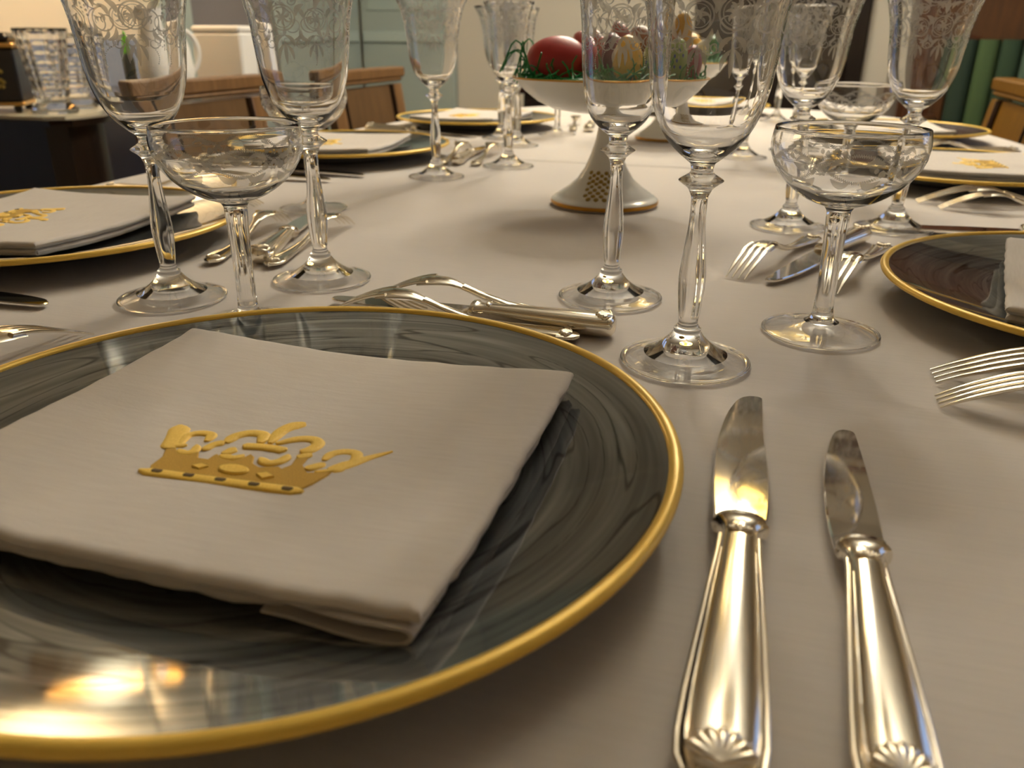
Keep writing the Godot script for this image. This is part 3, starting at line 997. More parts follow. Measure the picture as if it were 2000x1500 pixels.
func egg_bowl() -> void:
	var k1 := Vector3(0.0098, 0.0, 0.296)
	egg("large plain dark red egg lying at the left of the nearer bowl", Color(0.70, 0.16, 0.17), k1 + Vector3(-0.050, 0.1415, 0.022), 0.0305, 0.0245, Vector3(0.1, 0.25, 1.35), 0.4)
	egg("purple egg just right of the large dark red one", Color(0.44, 0.20, 0.33), k1 + Vector3(0.004, 0.143, 0.014), 0.026, 0.0195, Vector3(0.2, 0, 0.25))
	egg("yellow egg at the front of the nearer bowl", Color(0.90, 0.70, 0.18), k1 + Vector3(0.026, 0.1440, 0.042), 0.0230, 0.0190, Vector3(0.15, 0, 0.1))
	var e := egg("pale green egg with blue dots right behind the yellow egg", Color(0.58, 0.66, 0.42), k1 + Vector3(0.058, 0.1425, 0.024), 0.022, 0.017, Vector3(0.1, 0, -0.15))
	var dots := Tris.new()
	for row in [[0.9, 0.008], [1.3, 0.012], [1.7, 0.006], [2.1, 0.011], [1.1, -0.002], [1.6, -0.003], [2.0, 0.0], [1.45, 0.003]]:
		var y: float = row[1]
		var r := 0.017 * cos(asin(y / 0.022)) * (1.0 - 0.16 * y / 0.022)
		var d := Vector3(cos(row[0]), 0, sin(row[0]))
		dots.rings([oval(d * (r - 0.0006) + Vector3.UP * y, Vector3(-d.z, 0, d.x) * 0.002, Vector3.UP * 0.002, 8), oval(d * (r + 0.0005) + Vector3.UP * y, Vector3(-d.z, 0, d.x) * 0.0013, Vector3.UP * 0.0013, 8)])
	obj("blue_dot", mk(dots.V, dots.I, 60.0), std(Color(0.12, 0.25, 0.65), 0.4), e)
	egg("dark pink egg at the right side of the nearer bowl", Color(0.55, 0.16, 0.20), k1 + Vector3(0.074, 0.140, 0.016), 0.019, 0.0155, Vector3(0.2, 0, -0.5))
	egg("brown egg behind the yellow one in the nearer bowl", Color(0.56, 0.33, 0.21), k1 + Vector3(0.038, 0.158, 0.002), 0.021, 0.0165, Vector3(0.1, 0, 0.9))
	egg("scarlet egg at the top of the nearer bowl behind the purple egg", Color(0.62, 0.08, 0.08), k1 + Vector3(0.004, 0.163, -0.016), 0.017, 0.0135, Vector3(0.0, 0, 0.4))
	egg("gold egg on top at the back of the nearer bowl", Color(0.80, 0.62, 0.18), k1 + Vector3(0.058, 0.171, -0.014), 0.018, 0.014, Vector3(0.2, 0, -0.2))
	egg("rosy egg at the back of the nearer bowl behind the large red egg", Color(0.72, 0.38, 0.36), k1 + Vector3(-0.034, 0.150, -0.040), 0.022, 0.017, Vector3(0.1, 0, 0.5))
	var k2 := Vector3(-0.0036, 0.0, -0.339)
	egg("magenta egg at the left front of the farther bowl", Color(0.55, 0.13, 0.25), k2 + Vector3(-0.022, 0.142, 0.048), 0.022, 0.0175, Vector3(0.1, 0, 0.6))
	egg("golden yellow egg in the middle of the farther bowl", Color(0.82, 0.62, 0.15), k2 + Vector3(0.018, 0.152, 0.01), 0.026, 0.0205, Vector3(0.1, 0, 1.2))
	egg("orange red egg at the back left of the farther bowl", Color(0.70, 0.20, 0.10), k2 + Vector3(-0.030, 0.150, -0.008), 0.022, 0.0175, Vector3(0.3, 0, 0.2))
	egg("pale cream egg at the right of the farther bowl", Color(0.85, 0.78, 0.62), k2 + Vector3(0.045, 0.142, 0.038), 0.020, 0.016, Vector3(0.1, 0, -0.4))
	egg("green egg at the far right of the farther bowl", Color(0.10, 0.42, 0.22), k2 + Vector3(0.060, 0.146, -0.012), 0.023, 0.018, Vector3(0.1, 0, -0.2))

# ---------------------------------------------------------------- glasses
const BOWL_L := [[0.106, 0.0062], [0.110, 0.0114], [0.1158, 0.0176], [0.1226, 0.0222], [0.1298, 0.0254], [0.1408, 0.0284], [0.1558, 0.0303], [0.17, 0.0317], [0.1775, 0.0330], [0.1944, 0.0374], [0.2036, 0.0420], [0.211, 0.0462]]
const BOWL_S := [[0.1066, 0.0062], [0.1113, 0.0125], [0.1174, 0.0180], [0.1266, 0.0217], [0.1416, 0.0240], [0.1562, 0.0251], [0.1705, 0.0257], [0.1845, 0.0272], [0.195, 0.0295], [0.205, 0.0330]]
const BOWL_C := [[0.0757, 0.0085], [0.0796, 0.0189], [0.0868, 0.0295], [0.0939, 0.0359], [0.1023, 0.0402], [0.1105, 0.0416], [0.1165, 0.0408], [0.1187, 0.0404]]

func goblet_profile(bowl: Array) -> Array:
	var P := [Vector2(0, 0.0042), Vector2(0.012, 0.0038), Vector2(0.024, 0.0022), Vector2(0.031, 0.0006), Vector2(0.0338, 0.0), Vector2(0.0350, 0.0007), Vector2(0.0347, 0.0018), Vector2(0.0325, 0.0026), Vector2(0.0265, 0.0038), Vector2(0.0205, 0.0062), Vector2(0.0148, 0.0098), Vector2(0.0106, 0.0136), Vector2(0.0082, 0.0166), Vector2(0.0073, 0.0182), Vector2(0.0073, 0.0196), Vector2(0.0058, 0.0212), Vector2(0.0051, 0.0238),
		Vector2(0.0058, 0.031), Vector2(0.0067, 0.0424), Vector2(0.0066, 0.0508), Vector2(0.0052, 0.0644), Vector2(0.0040, 0.0777), Vector2(0.0042, 0.0885), Vector2(0.0048, 0.0906), Vector2(0.0062, 0.0935), Vector2(0.0090, 0.0958), Vector2(0.0111, 0.0973), Vector2(0.0110, 0.0981), Vector2(0.0085, 0.0997), Vector2(0.0062, 0.1012), Vector2(0.0055, 0.1032)]
	return wall(P, bowl, 0.0012, 0.0052)

func split_at(P: Array, r: float, y: float) -> Array:
	# [profile of the flat foot, the solid rest]: the flat disc runs out to the edge, the dome and stem rise from it
	var k := 0
	while P[k].y < y or P[k].x > r: k += 1
	var foot := P.slice(0, k + 1)
	var rest := [Vector2(0, P[k].y - 0.0003), Vector2(P[k].x - 0.0004, P[k].y - 0.0003)] + P.slice(k)
	return [foot, rest]

func wall(P: Array, bowl: Array, t: float, thick: float) -> Array:
	# outer wall up, rounded lip, inner wall down to a solid bottom
	var out := []
	for p in smooth_path(P + [Vector2(bowl[0][1], bowl[0][0])], 3): out.append(p)
	var y0: float = bowl[0][0]
	var y1: float = bowl[bowl.size() - 1][0]
	var n := 30
	for i in range(1, n + 1):
		var y := y0 + (y1 - y0) * pow(float(i) / n, 1.35)
		out.append(Vector2(curve(bowl, y), y))
	var r1: float = bowl[bowl.size() - 1][1]
	out.append(Vector2(r1 - t * 0.2, y1 + t * 0.35))
	out.append(Vector2(r1 - t * 0.8, y1 + t * 0.35))
	var yb := y0 + thick
	for i in range(n, 3, -1):
		var y := yb + (y1 - yb) * pow(float(i) / n, 1.6)
		var slope := (curve(bowl, y + 0.0005) - curve(bowl, y - 0.0005)) / 0.001
		var near_bottom := 0.0010 * smoothstep3(0.012, 0.0, y - yb)
		out.append(Vector2(maxf(curve(bowl, y) - (t + near_bottom) * sqrt(1.0 + slope * slope), 0.002), y))
	var q: Vector2 = out[out.size() - 1]
	for k in [0.75, 0.45, 0.2]:
		out.append(Vector2(q.x * k, lerpf(q.y, yb, 1.0 - k * k)))
	out.append(Vector2(0, yb))
	return out

func coupe_profile() -> Array:
	return wall([Vector2(0, 0.0036), Vector2(0.016, 0.0028), Vector2(0.028, 0.0010), Vector2(0.0325, 0.0), Vector2(0.0342, 0.0006), Vector2(0.0340, 0.0016), Vector2(0.0300, 0.0026), Vector2(0.0200, 0.0042), Vector2(0.0120, 0.0064), Vector2(0.0076, 0.0092), Vector2(0.0058, 0.0140), Vector2(0.0053, 0.0220), Vector2(0.0054, 0.042), Vector2(0.0058, 0.062), Vector2(0.0064, 0.0715), Vector2(0.0074, 0.0742)], BOWL_C, 0.0010, 0.0022)

func stem_fold(p: Vector2) -> Array:
	var k := smoothstep3(0.0225, 0.027, p.y) * smoothstep3(0.0890, 0.080, p.y)
	return [6, -0.055 * k if p.x < 0.009 and p.x > 0.001 else 0.0]

func coupe_fold(p: Vector2) -> Array:
	var k := smoothstep3(0.012, 0.018, p.y) * smoothstep3(0.0735, 0.068, p.y)
	return [6, -0.06 * k if p.x < 0.0085 and p.x > 0.001 else 0.0]

# engraving: strokes (u along the wall, v = height) laid on the outside of a bowl
class Engraver:
	var V := PackedVector3Array()
	var N := PackedVector3Array()
	var I := PackedInt32Array()
	var bowl: Array
	var host: Node
	var rr := 0.03
	var shift := 0.0
	func at(p: Vector2) -> Array:
		var r: float = host.curve(bowl, p.y)
		var sl: float = (host.curve(bowl, p.y + 0.0006) - host.curve(bowl, p.y - 0.0006)) / 0.0012
		var a := p.x / rr + shift
		var o := Vector3(cos(a), 0, sin(a))
		var n := (o - Vector3.UP * sl).normalized()
		return [o * r + Vector3.UP * p.y + n * 0.00012, n]
	func stroke(path: PackedVector2Array, w0: float, w1: float, leaf := false) -> void:
		var base := V.size()
		var m := path.size()
		for i in m:
			var d := (path[mini(i + 1, m - 1)] - path[maxi(i - 1, 0)]).normalized()
			var s := Vector2(-d.y, d.x)
			var t := float(i) / (m - 1)
			var w := lerpf(w0, w1, t) * 0.5
			if leaf: w *= pow(maxf(sin(PI * minf(t * 0.96 + 0.02, 1.0)), 0.0), 0.8)
			for q in [path[i] + s * w, path[i] - s * w]:
				var e := at(q)
				V.append(e[0])
				N.append(e[1])
		for i in m - 1:
			var a := base + i * 2
			I.append_array([a, a + 1, a + 3, a, a + 3, a + 2])
	func dot(c: Vector2, rx: float, ry := 0.0) -> void:
		if ry == 0.0: ry = rx
		var p := PackedVector2Array()
		for i in 5: p.append(c + Vector2(0, ry * (i / 2.0 - 1.0)))
		stroke(p, rx * 2.0, rx * 2.0, true)
	func spiral(c: Vector2, r0: float, r1: float, a0: float, a1: float, w0: float, w1: float) -> void:
		var p := PackedVector2Array()
		var n := maxi(8, int(absf(a1 - a0) * 5.0))
		for i in n + 1:
			var t := float(i) / n
			var a := lerpf(a0, a1, t)
			p.append(c + Vector2(cos(a), sin(a)) * lerpf(r0, r1, t))
		stroke(p, w0, w1)
	func leaf(a: Vector2, b: Vector2, w: float, bend := 0.0) -> void:
		var p := PackedVector2Array()
		var s := Vector2(-(b - a).y, (b - a).x)
		for i in 9:
			var t := i / 8.0
			p.append(a.lerp(b, t) + s * bend * sin(PI * t))
		stroke(p, w, w, true)
	func rope(c: PackedVector2Array, w: float, tick: float) -> void:
		# a twisted cord: short slanted ticks along the path
		var acc := 0.0
		for i in c.size() - 1:
			var d := c[i + 1] - c[i]
			var l := d.length()
			d = d / l
			var s := Vector2(-d.y, d.x)
			while acc < l:
				var q := c[i] + d * acc
				var p := PackedVector2Array([q - s * w * 0.5 - d * w * 0.25, q + s * w * 0.5 + d * w * 0.25])
				stroke(p, tick * 0.55, tick * 0.55)
				acc += tick
			acc -= l
	func mesh() -> ArrayMesh:
		var arr := []
		arr.resize(Mesh.ARRAY_MAX)
		arr[Mesh.ARRAY_VERTEX] = V
		arr[Mesh.ARRAY_NORMAL] = N
		arr[Mesh.ARRAY_INDEX] = I
		var m := ArrayMesh.new()
		m.add_surface_from_arrays(Mesh.PRIMITIVE_TRIANGLES, arr)
		return m

func goblet_engraving(bowl: Array, scale: float) -> ArrayMesh:
	var e := Engraver.new()
	e.bowl = bowl
	e.host = self
	e.rr = 0.030 * scale
	var unit := TAU * e.rr / 4.0
	for k in 4:
		e.shift = 0.0
		var u0 := unit * k
		var at := func(x: float, y: float) -> Vector2: return Vector2(u0 + x * 0.001 * scale, 0.174 + y * 0.001)
		for s in [-1.0, 1.0]:
			var S: float = s
			# big acanthus scroll either side of the medallion
			e.spiral(at.call(S * 14.5, -3.0), 0.0075, 0.0012, PI / 2 if S > 0 else PI / 2, (PI / 2 + S * -1.0 * TAU * 1.35), 0.0009, 0.0007)
			e.spiral(at.call(S * 15.0, 11.5), 0.0070, 0.0010, -PI / 2, -PI / 2 + S * TAU * 1.3, 0.0009, 0.0006)
			e.spiral(at.call(S * 9.0, -14.5), 0.0042, 0.0008, PI / 2, PI / 2 - S * TAU * 1.2, 0.0008, 0.0005)
			e.spiral(at.call(S * 20.0, -13.0), 0.0034, 0.0007, PI * 0.4, PI * 0.4 + S * TAU * 1.1, 0.0007, 0.0005)
			e.spiral(at.call(S * 8.0, 22.0), 0.0050, 0.0010, -PI / 2, -PI / 2 + S * TAU * 1.25, 0.0008, 0.0006)
			e.spiral(at.call(S * 19.0, 25.0), 0.0045, 0.0009, -PI / 2, -PI / 2 - S * TAU * 1.2, 0.0008, 0.0006)
			for row in [[8.0, 1.0, 12.5, 7.5, 3.0, 0.2], [9.5, -6.5, 15.0, -13.0, 2.6, -0.25], [19.0, 4.0, 23.0, 11.0, 2.8, 0.25], [21.0, -4.0, 23.0, -11.0, 2.4, -0.2], [11.0, 15.0, 17.5, 20.5, 2.8, 0.2], [3.0, 12.5, 9.0, 17.5, 2.6, 0.25], [14.5, -3.0, 17.0, 1.0, 1.8, 0.2], [15.0, 11.0, 12.5, 14.5, 1.8, 0.2], [22.5, 16.0, 22.0, 21.0, 2.2, 0.1], [13.0, 27.0, 15.0, 33.0, 2.4, -0.2], [5.0, 28.5, 3.0, 34.0, 2.2, 0.2], [23.0, 30.0, 21.0, 35.0, 2.2, 0.1]]:
				e.leaf(at.call(S * row[0], row[1]), at.call(S * row[2], row[3]), row[4] * 0.001, S * row[5])
			# beaded arcs
			for i in 13:
				var a := lerpf(-0.35, 1.25, i / 12.0)
				e.dot(at.call(S * (11.5 + 11.5 * cos(a) - 4.0), -24.0 + 9.0 * sin(a)), 0.00045)
		# medallion: two rings and a whirl of petals
		e.spiral(at.call(0, 0), 0.0072, 0.0072, 0, TAU, 0.0009, 0.0009)
		e.spiral(at.call(0, 0), 0.0056, 0.0056, 0, TAU, 0.0005, 0.0005)
		for i in 7:
			var a := TAU * i / 7.0
			var c := Vector2(cos(a), sin(a))
			var c2 := Vector2(cos(a + 0.9), sin(a + 0.9))
			var o: Vector2 = at.call(0, 0)
			e.leaf(o + c * 0.0012, o + c2 * 0.0050, 0.0014, 0.25)
		e.dot(at.call(0, 0), 0.0011)
		# spray of three leaves hanging below, bud above
		e.leaf(at.call(0, -13.0), at.call(0, -27.0), 0.0024)
		for s in [-1.0, 1.0]:
			e.leaf(at.call(s * 0.6, -15.0), at.call(s * 4.6, -24.0), 0.0022, s * 0.12)
			e.leaf(at.call(s * 0.4, -10.0), at.call(s * 5.6, -16.5), 0.0024, s * 0.2)
			e.leaf(at.call(0, 9.0), at.call(s * 3.6, 17.0), 0.0026, s * 0.2)
		e.leaf(at.call(0, 9.0), at.call(0, 20.0), 0.0030)
		# the space between two medallions: a lattice drop
		for i in 5:
			e.dot(at.call(23.5, -9.0 - 2.4 * i), 0.0008 - 0.00012 * i, 0.0010)
			e.dot(at.call(23.5, 0.0 + 2.4 * i), 0.0008)
	return e.mesh()

func coupe_engraving() -> ArrayMesh:
	var e := Engraver.new()
	e.bowl = BOWL_C
	e.host = self
	e.rr = 0.040
	var L := TAU * e.rr
	var n := 7
	var a1 := PackedVector2Array()
	var a2 := PackedVector2Array()
	for i in n * 24 + 1:
		var t := float(i) / 24.0
		a1.append(Vector2(L * t / n, 0.1020 + 0.0066 * absf(cos(PI * t))))
		a2.append(Vector2(L * t / n, 0.1020 - 0.0080 * absf(cos(PI * t))))
	e.rope(a1, 0.0018, 0.0011)
	e.stroke(a1, 0.0005, 0.0005)
	e.rope(a2, 0.0018, 0.0012)
	e.stroke(a2, 0.0005, 0.0005)
	var l1 := PackedVector2Array()
	var l2 := PackedVector2Array()
	for i in 97:
		l1.append(Vector2(L * i / 96.0, 0.1036))
		l2.append(Vector2(L * i / 96.0, 0.1028))
	e.stroke(l1, 0.0003, 0.0003)
	e.stroke(l2, 0.00025, 0.00025)
	for k in n:
		# flower and leaves where the cords cross
		var c := Vector2(L * (k + 0.5) / n, 0.0998)
		for i in 6:
			var a := TAU * i / 6.0
			e.leaf(c + Vector2(cos(a), sin(a)) * 0.0006, c + Vector2(cos(a), sin(a)) * 0.0028, 0.0017)
		for s in [-1.0, 1.0]:
			e.dot(c + Vector2(s * 0.0052, -0.0004), 0.0019, 0.0022)
			e.dot(c + Vector2(s * 0.0086, 0.0012), 0.0013, 0.0016)
			e.leaf(c + Vector2(s * 0.004, 0.003), c + Vector2(s * 0.010, 0.0048), 0.0012)
			# frosted swag under each cord
			var p := PackedVector2Array()
			for i in 9: p.append(c + Vector2(s * (0.0045 + 0.0105 * i / 8.0), -0.0040 - 0.0036 * sin(PI * i / 8.0 * 0.9)))
			e.stroke(p, 0.0042, 0.0042, true)
			var q := PackedVector2Array()
			for i in 9: q.append(c + Vector2(s * (0.0050 + 0.0100 * i / 8.0), 0.0040 + 0.0022 * sin(PI * i / 8.0)))
			e.stroke(q, 0.0022, 0.0022, true)
	return e.mesh()

func make_glasses() -> void:
	var gl := split_at(goblet_profile(BOWL_L), 0.0228, 0.0045)
	var gs := split_at(goblet_profile(BOWL_S), 0.0228, 0.0045)
	var gc := split_at(coupe_profile(), 0.0120, 0.0055)
	var big := lathe(gl[1], 96, 60.0, stem_fold)
	var small := lathe(gs[1], 96, 60.0, stem_fold)
	var coupe := lathe(gc[1], 96, 60.0, coupe_fold)
	var foot := lathe(gl[0], 96, 60.0)
	var foot_c := lathe(gc[0], 96, 60.0)
	var edge := ring_mesh(0.0338, 0.0012, 0.0014, 0.0010)
	var edge_c := ring_mesh(0.0331, 0.0011, 0.0012, 0.0009)
	var eb := goblet_engraving(BOWL_L, 1.0)
	var es := goblet_engraving(BOWL_S, 0.82)
	var ec := coupe_engraving()
	for row in [
		["big", 0.1425, 0.7401, 0.35, "engraved crystal goblet with a ringed stem, frontmost of the glasses, behind the large knife", "tall engraved goblets"],
		["small", 0.0807, 0.6340, 0.1, "narrow engraved crystal wine goblet just left of the frontmost goblet", "tall engraved goblets"],
		["coupe", 0.2153, 0.6661, 0.3, "engraved champagne coupe standing right of the frontmost goblet", "engraved champagne coupes"],
		["big", -0.2002, 0.7274, 0.8, "engraved crystal goblet at the left, nearest to the left plate with the crown napkin", "tall engraved goblets"],
		["big", -0.1278, 0.6547, 0.2, "engraved crystal goblet behind the left coupe, above the dessert knife tip", "tall engraved goblets"],
		["coupe", -0.1177, 0.7613, 0.1, "engraved champagne coupe at the left, its foot hidden by the front plate", "engraved champagne coupes"],
		["big", -0.2274, 0.1853, 0.5, "crystal goblet standing alone left of centre before the middle left plate", "tall engraved goblets"],
		["small", -0.1695, 0.0659, 0.9, "crystal goblet nearest left of the white egg bowl, its foot before the far ones", "tall engraved goblets"],
		["coupe", -0.2690, 0.4194, 0.6, "champagne coupe partly hidden behind the second goblet from the left", "engraved champagne coupes"],
		["small", -0.2250, -0.1596, 0.4, "crystal goblet behind the one nearest the egg bowl, its foot peeping out to the right", "tall engraved goblets"],
		["big", -0.2825, -0.2568, 0.0, "crystal goblet at the far left setting, its foot peeping out to the left", "tall engraved goblets"],
		["coupe", -0.2047, -0.3459, 0.2, "champagne coupe seen under the white egg bowl at the far left setting", "engraved champagne coupes"],
		["big", 0.1978, 0.3557, 0.6, "engraved crystal goblet behind the right coupe, left one of the right pair", "tall engraved goblets"],
		["big", 0.2919, 0.3340, 0.15, "engraved crystal goblet at the right before the striped armchair", "tall engraved goblets"],
		["coupe", 0.2550, 0.1500, 0.5, "champagne coupe standing between and behind the pair of right goblets", "engraved champagne coupes"],
		["small", 0.1340, -0.1333, 0.3, "crystal goblet seen through the frontmost goblet, its foot right of it", "tall engraved goblets"],
		["big", 0.2050, -0.2400, 0.7, "crystal goblet seen through the left one of the right pair of goblets", "tall engraved goblets"],
		["big", 0.1749, -0.7600, 0.2, "crystal goblet farthest away at the far right setting", "tall engraved goblets"]]:
		var kind: String = row[0]
		if not proto.has(kind):
			var called: String = {"big": "goblet", "small": "wine_goblet", "coupe": "champagne_coupe"}[kind]
			var t := thing(called, row[4], "glass", Vector3.ZERO, 0.0, row[5])
			t.set_meta("base_name", called)
			obj("foot", foot_c if kind == "coupe" else foot, M.foot, t)
			obj("foot_edge", edge_c if kind == "coupe" else edge, M.glass, t)
			obj("glass", {"big": big, "small": small, "coupe": coupe}[kind], M.glass, t)
			obj("engraving", {"big": eb, "small": es, "coupe": ec}[kind], M.etch, t)
			proto[kind] = t
		dup(proto[kind], Vector3(row[1], TY + 0.0002, row[2]), row[3], row[4], row[5])

# ---------------------------------------------------------------- charger plates and napkins
func plate_y(r: float) -> float:
	return 0.006 + (1.33 * pow(maxf(r - 0.05, 0.0), 2.0))

func make_plates() -> void:
	var P := [Vector2(0, 0.0022), Vector2(0.074, 0.0022), Vector2(0.077, 0.0), Vector2(0.083, 0.0), Vector2(0.087, 0.0028), Vector2(0.105, 0.0056), Vector2(0.125, 0.0100), Vector2(0.145, 0.0150), Vector2(0.1560, 0.0180), Vector2(0.1572, 0.0194)]
	for i in 33:
		var r := 0.1562 * (1.0 - i / 32.0)
		P.append(Vector2(r, plate_y(r)))
	var body := lathe(P, 128, 40.0)
	var rim := ring_mesh(0.1563, 0.0200, 0.0028, 0.0022, 128)
	var lab := ["large smoke-grey charger plate with a gold rim filling the left foreground",
		"grey charger plate with gold rim at the left behind the front plate",
		"dark charger plate with gold rim cut off by the right edge of the picture",
		"grey charger plate with gold rim behind the second goblet from the left, middle left setting",
		"grey charger plate with gold rim in the far left setting, behind the lone goblet",
		"gold-rimmed charger plate at the right behind the right coupe, with a crown napkin",
		"grey charger plate in the far right setting before the honey-coloured chair",
		"charger plate at the far end of the table seen through the frontmost goblet"]
	var nlab := ["folded warm grey napkin with a gold crown on the large front plate",
		"folded napkin with a gold crown on the left plate behind the front plate",
		"folded napkin on the dark plate at the right edge",
		"folded napkin on the middle left plate behind the second goblet",
		"folded napkin on the far left plate",
		"folded napkin with a gold crown on the right plate behind the right coupe",
		"folded napkin on the far right plate before the honey-coloured chair",
		"folded napkin on the plate at the far end of the table"]
	var at := [[0.0, 0.92, 0.0], [-0.408, 0.622, -90.0], [0.4145, 0.575, 90.0], [-0.432, 0.050, -90.0], [-0.388, -0.430, -90.0], [0.405, 0.0, 90.0], [0.370, -0.477, 90.0], [0.0, -0.92, 180.0]]
	var pl := thing("charger_plate", lab[0], "plate", Vector3.ZERO, 0.0, "gold-rimmed charger plates")
	pl.set_meta("base_name", "charger_plate")
	obj("plate_body", body, M.plate, pl)
	obj("gold_rim", rim, M.gold, pl)
	var nk := make_napkin()
	var jog := [Vector2(0.0015, 0.003), Vector2(0.0, 0.008), Vector2(-0.012, 0.0025), Vector2(0.010, 0.006), Vector2(-0.004, 0.010), Vector2(0.004, 0.004), Vector2(0.0, -0.006), Vector2(0, 0)]
	var twist := [0.0, 4.0, -12.0, 7.0, -6.0, 2.0, 5.0, 0.0]
	for i in 8:
		var a := deg_to_rad(at[i][2])
		dup(pl, Vector3(at[i][0], TY + 0.0002, at[i][1]), a + 0.7 * i, lab[i], "gold-rimmed charger plates")
		var b := Basis(Vector3.UP, a)
		var o: Vector3 = b * Vector3(jog[i].x, 0, jog[i].y)
		dup(nk, Vector3(at[i][0], TY, at[i][1]) + o, a + deg_to_rad(twist[i]), nlab[i], "folded crown napkins")

func nap_base(x: float, z: float) -> float:
	var r2 := x * x + z * z
	return 0.0088 + 0.0066 * r2 / (0.13 * 0.13) + 0.0006 * sin(x * 42.0 + 1.0) * sin(z * 31.0)

func pillow(x0: float, x1: float, z0: float, z1: float, lift: float, t: float, e: float, seed_: int) -> ArrayMesh:
	# a layer of folded cloth with rounded edges following nap_base
	var f := noise(seed_, 14.0, 2)
	var T := Tris.new()
	var xs := []
	var zs := []
	for k in [0.0, 0.08, 0.25, 0.55, 1.0]: xs.append(x0 + e * k)
	for i in range(1, 28): xs.append(lerpf(x0 + e, x1 - e, i / 28.0))
	for k in [1.0, 0.55, 0.25, 0.08, 0.0]: xs.append(x1 - e * k)
	for k in [0.0, 0.08, 0.25, 0.55, 1.0]: zs.append(z0 + e * k)
	for i in range(1, 24): zs.append(lerpf(z0 + e, z1 - e, i / 24.0))
	for k in [1.0, 0.55, 0.25, 0.08, 0.0]: zs.append(z1 - e * k)
	var nx := xs.size()
	var nz := zs.size()
	for side in [1.0, -1.0]:
		for z in zs:
			for x in xs:
				var d := minf(minf(x - x0, x1 - x), minf(z - z0, z1 - z))
				var k := sqrt(maxf(1.0 - pow(1.0 - minf(d / e, 1.0), 2.0), 0.0))
				# edges wander a little; at the near right corner the cloth turns back and leaves room for the fold
				var zc: float = z - (0.012 if lift == 0.0 else 0.0) * smoothstep3(0.050, 0.066, x) * smoothstep3(0.045, 0.085, z)
				var wx := 0.0011 * f.get_noise_1d(z * 40.0 + (300.0 if x > 0 else 0.0)) * smoothstep3(0.04, 0.0, minf(x - x0, x1 - x))
				var wz := 0.0012 * f.get_noise_1d(x * 40.0 + (700.0 if z > 0 else 100.0)) * smoothstep3(0.04, 0.0, minf(z - z0, z1 - z))
				var y: float = nap_base(x, z) + lift + t * 0.5 + side * t * 0.5 * k + 0.0006 * f.get_noise_2d(x, z) * (1.0 if side > 0 else 0.3)
				T.V.append(Vector3(x + wx, y, zc + wz))
	var o := nx * nz
	for j in nz - 1:
		for i in nx - 1:
			var a := j * nx + i
			T.quad(a, a + 1, a + nx + 1, a + nx)
			T.quad(o + a, o + a + nx, o + a + nx + 1, o + a + 1)
	return mk(T.V, T.I, 70.0)

func nap_top(x: float, z: float) -> float:
	return nap_base(x, z) + 0.0112

func lifted(m: ArrayMesh, by: float) -> ArrayMesh:
	var arr := m.surface_get_arrays(0)
	var V: PackedVector3Array = arr[Mesh.ARRAY_VERTEX]
	for i in V.size(): V[i].y += nap_top(V[i].x, V[i].z) + by
	arr[Mesh.ARRAY_VERTEX] = V
	var o := ArrayMesh.new()
	o.add_surface_from_arrays(Mesh.PRIMITIVE_TRIANGLES, arr)
	return o

func stitch(T: Tris, pts: Array, w0: float, w1: float, h: float, taper := 0.35) -> void:
	var mm := []
	for p in pts: mm.append(Vector2(p[0], p[1]) * 0.001)
	var path := smooth_path(mm, 6)
	var n := path.size()
	var R := []
	for i in n:
		var d := (path[mini(i + 1, n - 1)] - path[maxi(i - 1, 0)]).normalized()
		var s := Vector3(-d.y, 0, d.x)
		var t := float(i) / (n - 1)
		var w := lerpf(w0, w1, t) * 0.00058
		var end := minf(t, 1.0 - t)
		w *= sqrt(clampf(end / taper + 0.12, 0.0, 1.0))
		var c := Vector3(path[i].x, 0, path[i].y)
		R.append(PackedVector3Array([c - s * w, c - s * w * 0.85 + Vector3.UP * h * 0.6, c - s * w * 0.45 + Vector3.UP * h * 0.95, c + s * w * 0.45 + Vector3.UP * h * 0.95, c + s * w * 0.85 + Vector3.UP * h * 0.6, c + s * w]))
	T.rings(R)

